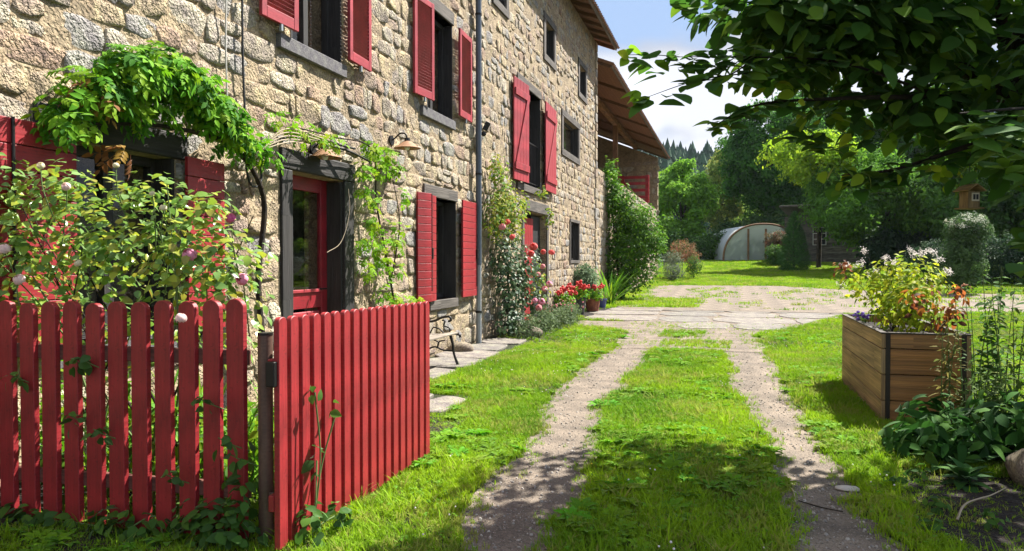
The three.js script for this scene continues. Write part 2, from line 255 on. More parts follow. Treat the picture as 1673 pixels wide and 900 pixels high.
function instanced(name, geo, mat, list, parent = scene) { // list of [Matrix4, Color]
  const m = new THREE.InstancedMesh(geo, mat, list.length); m.name = parent === scene ? numbered(name) : name;
  list.forEach(([a, c], i) => { m.setMatrixAt(i, a); if (c) m.setColorAt(i, c); }); m.castShadow = m.receiveShadow = true; m.userData.kind = 'stuff'; parent.add(m); return m;
}
const Q = new THREE.Quaternion(), E3 = new THREE.Euler(), V = (x, y, z) => new THREE.Vector3(x, y, z);
const mat4 = (x, y, z, rx, ry, rz, s, sy = s) => new THREE.Matrix4().compose(V(x, y, z), Q.setFromEuler(E3.set(rx, ry, rz)), V(s, sy, s));
{
  const r = rng(4242), gm = leafM(1, 1, 1, 0.05, 0.45), near = [[], []], far = [];
  const tone = (x, z) => { const p = clamp(0.5 + 1.5 * (fbm(x * 1.3, z * 1.3, 4, 0, 230) - 0.5)), q = r(), dry = fbm(x * 2.2 + 50, z * 2.2, 3, 0, 231) > 0.56 && q > 0.45 ? 0.6 : q > 0.93 ? 0.8 : 0; return lin(lerp(0.075 + 0.21 * p + 0.08 * q, 0.36, dry), lerp(0.255 + 0.25 * p + 0.10 * (q - 0.5), 0.33, dry), lerp(0.004 + 0.010 * q, 0.09, dry)); };
  const zone = (z0, z1, x0, x1, dens, fn) => { const N = Math.round((z0 - z1) * (x1 - x0) * dens); for (let i = 0; i < N; i++) { const x = lerp(x0, x1, r()), z = lerp(z0, z1, r()); if (!inView(x, z)) continue; const c = cover(x, z); if (r() > c) continue; fn(x, z, c); } };
  const nearPut = (hs) => (x, z, c) => { const e = 0.75 + 0.5 * fbm(x * 2, z * 2, 2, 0, 240), tall = x > 0.9 && z < -5.4 && z > -9.4 ? 1.35 : 1; near[r() > 0.5 ? 1 : 0].push([mat4(x, hgt(x, z), z, rr(-0.2, 0.2, r), r() * 6.28, rr(-0.2, 0.2, r), hs * e * tall * (c < 0.5 ? 0.7 : 1)), tone(x, z)]); };
  zone(-2.4, -7.5, -3.6, 4.5, 1500, nearPut(1)); zone(-7.5, -12, -4.0, 6, 620, nearPut(1.1)); zone(-12, -22, -4.1, 9, 230, nearPut(1.25));
  zone(-22, -62, -4.5, 28, 34, (x, z) => far.push([mat4(x, hgt(x, z), z, 0, r() * 6.28, 0, rr(0.8, 1.3, r)), tone(x, z)]));
  instanced('lawn_grass', bladeTuft(9, 0.062, 0.03, 0.0052, 1), gm, near[0]); instanced('lawn_grass', bladeTuft(8, 0.05, 0.034, 0.0062, 2, 0.9), gm, near[1]);
  instanced('lawn_grass', bladeTuft(26, 0.11, 0.2, 0.018, 3, 0.7), gm, far);
  // broad weed leaves among the blades, clover heads, loose pebbles
  const disc = (() => { const g = []; for (let k = 0; k < 3; k++) { const c = new THREE.CircleGeometry(0.007, 6); c.rotateX(-1.2); c.translate(0, 0.035, 0.008); c.rotateY(k * 2.09); g.push(c); } return cat(g); })();
  const clover = [], heads = [], peb = [];
  const cl = (x, z, c) => { if (c > 0.5 && fbm(x * 1.7, z * 1.7, 2, 0, 250) > 0.45) clover.push([mat4(x, rr(-0.01, 0.02, r), z, rr(-0.3, 0.3, r), r() * 6.28, rr(-0.3, 0.3, r), rr(0.6, 1.15, r)), lin(0.12 + 0.06 * r(), 0.30 + 0.08 * r(), 0.015)]); };
  zone(-2.4, -8, -3.6, 4, 260, cl); zone(-8, -14, -4, 5, 60, cl);
  zone(-3, -15, -3.6, 1.6, 26, (x, z, c) => { if (c > 0.6 && fbm(x * 1.5 + 7, z * 1.5, 2, 0, 260) > (x < -1.4 ? 0.5 : 0.66)) heads.push([mat4(x, rr(0.055, 0.075, r), z, 0, 0, 0, rr(0.7, 1.2, r)), r() > 0.12 ? lin(0.75, 0.68, 0.66) : lin(0.75, 0.55, 0.05)]); });
  for (let i = 0; i < 42000; i++) { const z = lerp(-2.6, -17, Math.pow(r(), 1.4)), x = lerp(-2.2, 1.5, r()); if (!inView(x, z) || cover(x, z) > 0.45 || inT(PAVE, x, z, 0, -15.75, -24.6) > 0) continue; if (x > 0.95 && z > -5.4) continue; const s = 0.002 + 0.012 * Math.pow(r(), 6), g = rr(0.35, 1.0, r); peb.push([mat4(x, 0.006, z, r() * 6, r() * 6, r() * 6, s, s * 0.6), lin(0.46 * g, 0.415 * g, 0.36 * g)]); }
  const weedGeo = (() => { const g = []; for (let i = 0; i < 9; i++) { const q = new THREE.PlaneGeometry(0.022, 0.075, 2, 3), p = q.attributes.position; for (let k = 0; k < p.count; k++) { const t = p.getY(k) / 0.075 + 0.5, x = p.getX(k); p.setXYZ(k, x * (0.25 + 1.1 * Math.sin(3.0 * t + 0.1)), 0.012 + 0.05 * t * (1.25 - t * 0.9) + Math.abs(x) * 0.3, t * 0.075); } q.rotateY(i * 2.4); q.scale(0.7 + 0.5 * h2(i, 1, 4), 0.7 + 0.6 * h2(i, 2, 4), 0.7 + 0.5 * h2(i, 1, 4)); g.push(q); } const o = cat(g); o.computeVertexNormals(); return o; })();
  const weeds = [], wd = (x, z, c) => { if (c > 0.55 && fbm(x * 1.2 + 31, z * 1.2, 3, 0, 270) > 0.47) weeds.push([mat4(x, 0.005, z, rr(-0.2, 0.2, r), r() * 6.28, rr(-0.2, 0.2, r), rr(0.7, 1.5, r)), lin(0.10 + 0.09 * r(), 0.25 + 0.12 * r(), 0.010)]); };
  zone(-2.4, -8, -3.6, 4, 60, wd); zone(-8, -15, -4, 5, 26, wd); instanced('lawn_weeds', weedGeo, gm, weeds);
  const tall = []; zone(-2.4, -9, -3.6, 4, 30, (x, z, c) => { if (c > 0.3) tall.push([mat4(x, 0, z, rr(-0.25, 0.25, r), r() * 6.28, rr(-0.25, 0.25, r), rr(0.8, 1.5, r)), tone(x, z)]); }); instanced('lawn_grass', bladeTuft(7, 0.11, 0.03, 0.005, 9, 0.7), gm, tall);
  instanced('clover_leaves', disc, gm, clover); instanced('clover_flowers', new THREE.IcosahedronGeometry(0.0055, 1), std(1, 1, 1, 0.9), heads);
  instanced('loose_gravel', new THREE.IcosahedronGeometry(1, 0), std(1, 1, 1, 0.95), peb);
}

// ------------------------------------------------------------------ masonry
// rows of irregular stones over a u-y field, leaving out blocked rectangles; returns [{geo, u, y, w, h}]
function masonry({ u0, u1, y0, y1, blocks, size, seed, proud = [0.002, 0.02], N = 10, gap = 0.012 }) {
  const r = rng(seed), out = []; let y = y0, row = 0;
  const lineY = (u, k) => (fbm(u * 0.55 + k * 7.3, k * 3.7, 3, 0, seed) - 0.5) * 0.10;
  while (y < y1 - 0.05) {
    const h = size(0, y).h * rr(0.75, 1.25, r), yt = Math.min(y + h, y1), lo = y, hi = yt;
    let free = [[u0, u1, lo, hi]];
    for (const b of blocks) free = free.flatMap((f) => {
      const [a, c, l, t] = f; if (b[2] >= t - 0.03 || b[3] <= l + 0.03 || b[1] <= a || b[0] >= c) return [f];
      const o = []; if (b[0] - a > 0.05) o.push([a, b[0], l, t]); if (c - b[1] > 0.07) o.push([b[1], c, l, t]); const m0 = Math.max(a, b[0]), m1 = Math.min(c, b[1]);
      if (b[2] - l > 0.05) o.push([m0, m1, l, b[2]]); if (t - b[3] > 0.05) o.push([m0, m1, b[3], t]); return o;
    });
    for (const [a, c, flo, fhi] of free) { const lo_ = flo, hi_ = fhi;
      let u = a + (a === u0 ? -r() * 0.2 : 0);
      while (u < c - 0.05) {
        const s = size(u, y); let w = s.w * rr(0.55, 1.5, r); if (c - u - w < s.w * 0.35) w = c - u;
        const split = hi_ - lo_ > 0.2 && r() < (s.split ?? 0.22), parts = split ? (r() < 0.5 ? [[0, 0.5, 0, 1], [0.5, 1, 0, 1]] : [[0, 1, 0, rr(0.4, 0.6, r)], null]) : [[0, 1, 0, 1]];
        if (parts[1] === null) parts[1] = [0, 1, parts[0][3], 1];
        for (const [fa, fb, ga, gb] of parts) {
          if (s.skip && r() < s.skip) continue;
          const U0 = u + w * fa, U1 = u + w * fb;
          const cu = (U0 + U1) / 2, Lb = lo_ + (lo_ === lo ? lineY(cu, row) : 0.01), Lt = hi_ + (hi_ === hi ? lineY(cu, row + 1) : -0.01), yb = lerp(Lb, Lt, ga), ye = lerp(Lb, Lt, gb), sh = rr(-0.25, 0.25, r), g = gap * rr(0.5, 1.9, r);
          const hw = (U1 - U0) / 2 - g, hh = (ye - yb) / 2 - g; if (hw < 0.02 || hh < 0.02) continue;
          const cy = (yb + ye) / 2, p = rr(proud[0], proud[1], r) * Math.min(1, (hw + hh) * 5), pos = [], uv = [], idx = [], e = rr(5, 14, r), ou = r() * 9, ov = r() * 9, tx = rr(-0.12, 0.12, r), ty = rr(-0.12, 0.12, r);
          const jit = [], ang = []; for (let i = 0; i < N; i++) { jit.push(rr(0.91, 1.04, r)); ang.push((i + rr(-0.3, 0.3, r)) / N * 6.2832); }
          const put = (x, q, z) => { const X = cu + x + q * sh, YY = cy + q; pos.push(X, YY, z); uv.push(X + ou, YY + ov); };
          for (const [k, z] of [[1, -0.010], [0.965, p * 0.85], [0.62, p]]) for (let i = 0; i < N; i++) {
            const cx = Math.cos(ang[i]), sy = Math.sin(ang[i]), m = Math.pow(Math.pow(Math.abs(cx), e) + Math.pow(Math.abs(sy), e), -1 / e) * jit[i] * k, x = clamp(cx * m, -1.02, 1.02) * hw, q = clamp(sy * m, -1.02, 1.02) * hh;
            put(x, q, z < 0 ? z : z + x * tx + q * ty + rr(-0.5, 0.5, r) * 0.013);
          }
          put(rr(-0.1, 0.1, r) * hw, rr(-0.1, 0.1, r) * hh, p * rr(0.85, 1.2, r));
          for (let i = 0; i < N; i++) { const j = (i + 1) % N; for (const b of [0, N]) idx.push(b + i, b + j, b + N + j, b + i, b + N + j, b + N + i); idx.push(2 * N + i, 2 * N + j, 3 * N); }
          const G = new THREE.BufferGeometry(); G.setAttribute('position', new THREE.Float32BufferAttribute(pos, 3)); G.setAttribute('uv', new THREE.Float32BufferAttribute(uv, 2)); G.setIndex(idx); G.computeVertexNormals();
          out.push({ geo: G, u: cu, y: cy, w: 2 * hw, h: 2 * hh, c: r() });
        }
        u += w;
      }
    }
    y = yt; row++;
  }
  return out;
}
const stoneMat = (c, u, y) => { const warm = fbm(u * 0.5, y * 0.5, 2, 0, 310); const k = (c * 0.75 + warm * 0.5) % 1; return k < 0.22 ? 0 : k < 0.36 ? 1 : k < 0.56 ? 2 : k < 0.68 ? 3 : k < 0.78 ? 4 : k < 0.91 ? 5 : 6; };
function layStones(wall, list, most, score) { // the most visible ones as parts of the wall, the rest joined by colour
  list.forEach(s => { s.k = score ? score(s) : 0; s.m = stoneMat(s.c, s.u, s.y); }); const order = [...list].sort((a, b) => b.k - a.k), rest = M.stone.map(() => []);
  order.forEach((s, i) => { if (i < most && s.k > 0) part(wall, 'stone', s.geo, M.stone[s.m]); else rest[s.m].push(s.geo); });
  rest.forEach((g, i) => { if (g.length) stuff(part(wall, 'small_stones', mergeGeometries(g), M.stone[i])); });
}
function wallGeo(outline, holes, depth) {
  const s = new THREE.Shape(outline.map(p => new THREE.Vector2(...p))); for (const [a, b, c, d] of holes) { const h = new THREE.Path(); h.moveTo(a, c); h.lineTo(a, d); h.lineTo(b, d); h.lineTo(b, c); h.closePath(); s.holes.push(h); }
  const g = new THREE.ExtrudeGeometry(s, { depth, bevelEnabled: false }); g.translate(0, 0, -depth); return g;
}

// ------------------------------------------------------------------ the farmhouse (u runs along its front, z out of it)
const house = thing('farmhouse', 'long old three storey stone farmhouse with red shutters and overhanging roof', 'house', [-4.24, 0, 0], Math.PI / 2);
const OP = { // openings: u0, u1, y0, y1
  roseWindow: [3.85, 4.83, 0.85, 2.22], door: [6.44, 7.46, 0.12, 2.32], groundWindow: [10.02, 11.04, 0.83, 2.36], lowDoor: [15.0, 17.0, 0.1, 2.5], narrowWindow: [19.72, 20.84, 1.45, 2.5],
  upperA: [6.44, 7.45, 3.62, 5.12], upperB: [9.87, 10.89, 3.62, 5.12], balconyDoor: [14.95, 16.45, 3.05, 5.12], squareWindow: [18.8, 20.75, 4.35, 5.2],
  loftA: [13.05, 13.72, 6.3, 7.1], loftB: [16.9, 17.75, 6.3, 7.1], loftC: [20.92, 21.85, 6.3, 7.1],
};
const BL = [[3.6, 4.95, 2.22, 2.42], [3.6, 4.95, 0.7, 0.85], [6.24, 7.7, 0, 2.54], [9.7, 11.08, 2.36, 2.55], [9.85, 11.05, 0.68, 0.83], [14.9, 17.2, 0, 2.78], [19.55, 21, 1.36, 2.6], [6.18, 7.5, 3.46, 3.62], [6.2, 7.65, 5.12, 5.34], [9.6, 10.93, 3.46, 3.62], [9.62, 10.93, 5.12, 5.34], [14.4, 17.1, 2.88, 3.05], [14.45, 16.5, 5.12, 5.32], [18.52, 21.02, 4.15, 5.38], [12.85, 13.92, 6.12, 7.26], [16.67, 17.95, 6.12, 7.26], [20.7, 22.05, 6.12, 7.26]];
const wall = part(house, 'wall', wallGeo([[-1, -0.3], [23.7, -0.3], [23.7, 8.5], [-1, 8.5]], Object.values(OP), 0.5), M.mortar);
{
  const near = (u, y) => y < 5.5 && u < 12.6;
  const size = (u, y) => { const t = smooth(10.5, 14, u), s = y < 0.9 ? 1.25 : 1; return y > 5.45 ? { w: 0.26, h: 0.15, split: 0.1, skip: 0.30 } : { w: lerp(0.33 * s, 0.22, t), h: 0.225, skip: lerp(0.025, 0.16, t), split: lerp(0.28, 0.35, t) }; };
  const list = masonry({ u0: 1.6, u1: 23.68, y0: 0.02, y1: 8.42, blocks: [...Object.values(OP), ...BL], size, seed: 4001, gap: 0.004, N: 10 });
  layStones(wall, list, 300, (s) => { const x = -4.24, z = -s.u, d = camDepth(x, z), sd = camSide(x, z); if (d < 1 || Math.abs(sd) > 0.71 * d || (s.y - 1.4) / d > 0.38) return 0; return s.w * s.h / (d * d) * (4.24 / Math.hypot(4.24, s.u)); });
}
part(house, 'wall', box(24.7, 8.8, 0.4, 0.02), M.mortar, [11.35, 4.1, -8]);
for (const u of [-0.8, 23.5]) { const g = new THREE.ExtrudeGeometry(new THREE.Shape([[-7.8, -0.3], [-0.5, -0.3], [-0.5, 8.45], [-4, 9.95], [-7.8, 8.45]].map(p => new THREE.Vector2(...p))), { depth: 0.4, bevelEnabled: false }); g.rotateY(-Math.PI / 2); g.translate(u + 0.2, 0, 0); part(house, 'gable_wall', g, M.mortar); }
// corner stones of the far end
for (let y = 0, k = 0; y < 8.3; k++) { const h = 0.26 + 0.14 * h2(k, 1, 88); part(house, 'corner_stone', box(0.05 + 0.3 * (k % 2 ? 1 : 0.55), h - 0.02, 0.06, 0.02), M.stone[k % 5], [23.72 - 0.1 * (k % 2 ? 1.35 : 0.7), y + h / 2, 0.015]); y += h; }

function shingle(w, d, t) { return box(w, t, d, 0.01); }
function roof(parent, u0, u1, eaveY, eaveZ, slope, ridgeZ, names, soffit) {
  const L = Math.hypot(eaveZ - ridgeZ, (eaveZ - ridgeZ) * slope), a = Math.atan(slope), cz = (eaveZ + ridgeZ) / 2, cy = eaveY + (eaveZ - cz) * slope, U = u1 - u0;
  const r = sub(parent, 'roof'); r.position.set((u0 + u1) / 2, cy, cz); r.rotation.x = a; // local: x along, z down the slope
  const nb = Math.round(U / (names || 0.8));
  part(r, 'deck', box(U, 0.03, L, 0.004), soffit, [0, 0.02, 0]);
  for (let i = 0; i <= nb; i++) part(r, 'rafter', box(0.085, 0.12, L - 0.03, 0.008), M.rafter, [-U / 2 + 0.06 + i * (U - 0.12) / nb, -0.06, 0]);
  part(r, 'fascia', box(U + 0.04, 0.17, 0.035, 0.005), M.fascia, [0, -0.02, L / 2 + 0.02]);
  const tg = new THREE.CylinderGeometry(0.085, 0.075, 0.42, 8, 1, true, -Math.PI / 2, Math.PI); tg.rotateX(Math.PI / 2);
  const tgeo = []; for (let x = -U / 2 - 0.02; x < U / 2; x += 0.19) for (let k = 0; k < Math.floor(L / 0.36); k++) tgeo.push(moved(tg, x + 0.012 * (h2(Math.round(x * 50), k, 6) - 0.5), 0.05 + 0.01 * h2(k, Math.round(x * 50), 7), L / 2 - 0.12 - k * 0.36));
  stuff(part(r, 'roof_tiles', cat(tgeo), M.tile)); part(r, 'tile_bed', box(U, 0.012, L, 0.002), M.tile, [0, 0.048, 0]);
  return r;
}
roof(house, -1.4, 24.05, 8.40, 0.60, 0.40, -4.05, 0, M.soffit);
{ const g = sub(house, 'roof'); part(g, 'roof_slope', box(25.4, 0.16, 4.7, 0.01), M.tile, [11.3, 9.38, -6.2], [-0.38, 0, 0]); }

// --- windows
function frameWindow(o, { frame = 0.07, recess = 0.2, mullion = true, lintel, sill, jamb, glassMat = M.glass, fm = M.dark, mm = M.dark } = {}) {
  const [a, b, c, d] = o, w = sub(house, 'window'), W = b - a, H = d - c; w.position.set((a + b) / 2, c, 0);
  const z = -recess;
  for (const s of [-1, 1]) part(w, 'frame', box(frame, H, 0.08), fm, [s * (W / 2 - frame / 2), H / 2, z]);
  part(w, 'frame', box(W - 2 * frame, frame, 0.08), fm, [0, H - frame / 2, z]); part(w, 'frame', box(W - 2 * frame, frame, 0.08), fm, [0, frame / 2, z]);
  if (mullion) part(w, 'mullion', box(0.09, H - 2 * frame, 0.07), fm, [0, H / 2, z + 0.005]);
  const pw = (W - 2 * frame - (mullion ? 0.09 : 0)) / (mullion ? 2 : 1);
  for (const s of mullion ? [-1, 1] : [0]) part(w, 'pane', new THREE.PlaneGeometry(pw, H - 2 * frame), glassMat, [s * (pw / 2 + 0.045), H / 2, z]);
  for (const s of [-1, 1]) part(w, 'reveal', box(0.03, H - 0.01, recess - 0.03, 0.004), mm, [s * (W / 2 - 0.02), H / 2, -recess / 2 + 0.02]);
  if (lintel) part(w, 'lintel', box(lintel[1] - lintel[0], lintel[3] - lintel[2], 0.32, 0.012), lintel[4] || M.dark, [(lintel[0] + lintel[1]) / 2 - (a + b) / 2, (lintel[2] + lintel[3]) / 2 - c, -0.13]);
  if (sill) part(w, 'sill', box(sill[1] - sill[0], sill[3] - sill[2], 0.36, 0.01), sill[4] || M.darkStone, [(sill[0] + sill[1]) / 2 - (a + b) / 2, (sill[2] + sill[3]) / 2 - c, -0.125]);
  return w;
}
frameWindow(OP.roseWindow, { lintel: [3.6, 4.95, 2.22, 2.42], sill: [3.7, 4.95, 0.7, 0.85] });
frameWindow(OP.groundWindow, { recess: 0.24, lintel: [9.72, 11.06, 2.36, 2.53, M.grey], sill: [9.87, 11.04, 0.69, 0.83, M.grey] });
frameWindow(OP.upperA, { recess: 0.18, lintel: [6.2, 7.65, 5.12, 5.32], sill: [6.2, 7.48, 3.48, 3.62] });
frameWindow(OP.upperB, { recess: 0.18, lintel: [9.64, 10.91, 5.12, 5.32, M.grey], sill: [9.62, 10.91, 3.48, 3.62] });
frameWindow(OP.balconyDoor, { recess: 0.3, lintel: [14.5, 16.47, 5.12, 5.3, M.grey], sill: [14.45, 17.06, 2.9, 3.05, M.grey] });
function casedWindow(o, k, bars) { // heavy plank casing set flush in the wall
  const [a, b, c, d] = o, w = frameWindow(o, { frame: 0.05, recess: 0.16, mullion: false }), W = b - a, H = d - c;
  for (const s of [-1, 1]) part(w, 'casing', box(k - 0.004, H, 0.22, 0.008), M.grey, [s * (W / 2 + k / 2 - 0.002), H / 2, -0.08]);
  part(w, 'casing', box(W + 2 * k, k * 0.85, 0.235, 0.008), M.grey, [0, H + k * 0.425, -0.08]); part(w, 'casing', box(W + 2 * k, k * 0.85, 0.235, 0.008), M.grey, [0, -k * 0.425, -0.08]);
  if (bars) for (let i = 1; i < 5; i++) part(w, 'bar', new THREE.CylinderGeometry(0.01, 0.01, H, 6), M.iron, [-W / 2 + i * W / 5, H / 2, -0.06]);
  return w;
}
casedWindow(OP.squareWindow, 0.2); casedWindow(OP.loftA, 0.17); casedWindow(OP.loftB, 0.19); casedWindow(OP.loftC, 0.18); casedWindow(OP.narrowWindow, 0.1, true);
// curtain behind the glass of the second upstairs window
{ const g = new THREE.PlaneGeometry(0.4, 1.3, 24, 1), p = g.attributes.position; for (let i = 0; i < p.count; i++) p.setZ(i, 0.02 * Math.sin(p.getX(i) * 70)); g.computeVertexNormals(); part(house, 'curtain', g, std(0.75, 0.75, 0.74, 0.9, { side: THREE.DoubleSide }), [10.16, 4.37, -0.27]); }
// balcony door railing
{ const r = sub(house, 'window_railing'); r.position.set(15.7, 3.05, 0); part(r, 'rail', box(1.46, 0.03, 0.03), M.iron, [0, 0.98, -0.06]); part(r, 'rail', box(1.46, 0.025, 0.025), M.iron, [0, 0.1, -0.06]); for (let i = 0; i < 12; i++) part(r, 'baluster', new THREE.CylinderGeometry(0.008, 0.008, 0.87, 5), M.iron, [-0.66 + i * 0.12, 0.54, -0.06]); }

// --- shutters
function louverShutter(u, w, y0, y1, hinge) {
  const s = sub(house, 'shutter'), H = y1 - y0; s.position.set(u + w / 2, y0, 0.085); s.rotation.y = hinge;
  const f = 0.075; for (const k of [-1, 1]) part(s, 'stile', box(f, H, 0.036), M.redPink, [k * (w / 2 - f / 2), H / 2, 0]);
  for (const [y, h] of [[0.055, 0.11], [H - 0.04, 0.08]]) part(s, 'rail', box(w - 2 * f, h, 0.034), M.redPink, [0, y, 0]);
  const g = []; for (let y = 0.13; y < H - 0.1; y += 0.042) g.push(moved(new THREE.BoxGeometry(w - 2 * f, 0.046, 0.008), 0, y, 0, 0.62));
  stuff(part(s, 'louvers', flat(cat(g)), M.redPink)); part(s, 'catch', box(0.03, 0.07, 0.03, 0.004), M.pipeLow, [0.02, -0.03, 0.0]);
}
louverShutter(5.86, 0.56, 3.68, 5.12, -0.05); louverShutter(7.44, 0.57, 3.68, 5.12, 0.05); louverShutter(9.3, 0.56, 3.72, 5.1, -0.1); louverShutter(10.95, 0.62, 3.72, 5.1, 0.04);
function boardShutter(u, w, y0, y1, turn, { boards = 12, strap = false, ang = 0, split = 0 } = {}) {
  const s = sub(house, 'shutter'), H = y1 - y0; s.position.set(u + (ang ? w : w / 2), y0, ang ? 0.03 : 0.085); s.rotation.y = turn;
  const ox = ang ? -w / 2 : 0, b = H / boards; for (let i = 0; i < boards; i++) part(s, 'board', box(w, b - 0.006, 0.03, 0.004), M.red, [ox, (i + 0.5) * b, 0]);
  part(s, 'batten', box(0.07, H - 0.06, 0.02), M.red, [ox - w * 0.32, H / 2, -0.025]); part(s, 'batten', box(0.07, H - 0.06, 0.02), M.red, [ox + w * 0.32, H / 2, -0.025]);
  if (strap) { part(s, 'bolt', new THREE.CylinderGeometry(0.01, 0.01, H * 0.9, 6), M.iron, [ox + (strap === 2 ? -w * 0.36 : w * 0.36), H * 0.55, 0.028]); part(s, 'latch', box(0.05, 0.16, 0.03), M.iron, [ox + (strap === 2 ? -w * 0.36 : w * 0.36) + 0.02, H * 0.45, 0.03]); }
  return s;
}
boardShutter(3.3, 0.53, 0.84, 2.27, 0, { boards: 9, strap: 2 }); boardShutter(4.85, 0.47, 0.84, 2.24, 0.05, { boards: 9 });
boardShutter(9.42, 0.30, 0.83, 2.38, -0.28, { boards: 14 }); boardShutter(9.70, 0.33, 0.83, 2.37, 0.12, { boards: 14, strap: 2 }); boardShutter(11.07, 0.8, 0.83, 2.40, 0.03, { boards: 14, strap: 1 });
function zShutter(u, w, y0, y1, turn, dir) {
  const s = sub(house, 'shutter'), H = y1 - y0; s.position.set(u + w / 2, y0, 0.1); s.rotation.y = turn; const n = 5;
  for (let i = 0; i < n; i++) part(s, 'board', box(w / n - 0.006, H, 0.03, 0.004), M.redPink, [-w / 2 + (i + 0.5) * w / n, H / 2, 0]);
  for (const y of [0.28, H - 0.28]) part(s, 'ledge', box(w - 0.06, 0.14, 0.03, 0.005), M.redPink, [0, y, 0.031]);
  part(s, 'brace', box(0.12, Math.hypot(H - 0.7, w - 0.2), 0.028, 0.005), M.redPink, [0, H / 2, 0.031], [0, 0, dir * Math.atan2(w - 0.25, H - 0.7)]);
}
zShutter(14.05, 0.92, 3.06, 5.1, -0.06, -1); zShutter(16.47, 1.2, 3.06, 5.1, 0.03, -1);

// --- entrance door, with half-timbered surround
{
  const d = sub(house, 'door'); d.position.set(6.95, 0.12, -0.21); const W = 1.02, H = 2.2;
  for (const s of [-1, 1]) part(d, 'stile', box(0.16, H, 0.05), M.door, [s * (W / 2 - 0.08), H / 2, 0]);
  part(d, 'rail', box(W - 0.32, 0.15, 0.048), M.door, [0, H - 0.075, 0]); part(d, 'rail', box(W - 0.32, 0.17, 0.05), M.door, [0, 0.86, 0]); part(d, 'rail', box(W - 0.32, 0.2, 0.048), M.door, [0, 0.1, 0]);
  part(d, 'panel', box(W - 0.36, 0.52, 0.035, 0.015), M.redPink, [0, 0.48, 0.003]); part(d, 'glass_bead', box(W - 0.28, 0.035, 0.03), M.redPink, [0, 0.965, 0.03]);
  part(d, 'pane', new THREE.PlaneGeometry(W - 0.32, H - 1.1), M.glass, [0, 0.945 + (H - 1.1) / 2, 0]); part(d, 'handle', box(0.13, 0.02, 0.03), M.iron, [0.36, 0.98, 0.05]);
  const f = sub(house, 'door_frame'); f.position.set(6.95, 0, 0);
  part(f, 'jamb', box(0.19, 2.32, 0.34, 0.015), M.dark, [-0.61, 1.16, -0.14]); part(f, 'jamb', box(0.22, 2.32, 0.34, 0.015), M.dark, [0.62, 1.16, -0.14]); part(f, 'lintel', box(1.46, 0.205, 0.37, 0.015), M.dark, [0.02, 2.425, -0.15]);
  part(f, 'reveal', box(0.035, 2.2, 0.2, 0.004), M.dark, [0.493, 1.2, -0.105], [0, 0, 0]); part(f, 'step', box(1.3, 0.14, 0.5, 0.02), M.slab, [0, 0.055, 0.1]);
}
// --- low door beside the roses
{
  const d = sub(house, 'door'); d.position.set(15.0, 0.1, -0.12); for (let i = 0; i < 6; i++) part(d, 'board', box(0.19, 2.28, 0.04, 0.005), M.red, [0.1 + i * 0.196, 1.14, 0]);
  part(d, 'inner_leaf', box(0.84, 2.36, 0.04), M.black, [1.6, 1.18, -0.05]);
  const f = sub(house, 'door_frame'); f.position.set(16, 0, 0); part(f, 'lintel', box(2.25, 0.24, 0.34, 0.012), M.grey, [0.05, 2.63, -0.13]); for (const s of [-1, 1]) part(f, 'jamb', box(0.16, 2.5, 0.32, 0.01), M.grey, [s * 1.08 + 0.02, 1.25, -0.13]);
}
// --- downpipe
{
  const p = sub(house, 'downpipe'); p.position.set(11.86, 0, 0.1);
  part(p, 'pipe', new THREE.CylinderGeometry(0.05, 0.05, 7.1, 14), M.pipe, [0, 4.9, 0]); part(p, 'pipe_foot', new THREE.CylinderGeometry(0.046, 0.046, 1.36, 14), M.pipeLow, [0, 0.67, 0]);
  for (const y of [0.55, 2.9, 5.6]) part(p, 'bracket', new THREE.CylinderGeometry(0.058, 0.058, 0.035, 14), M.iron, [0, y, 0]);
}

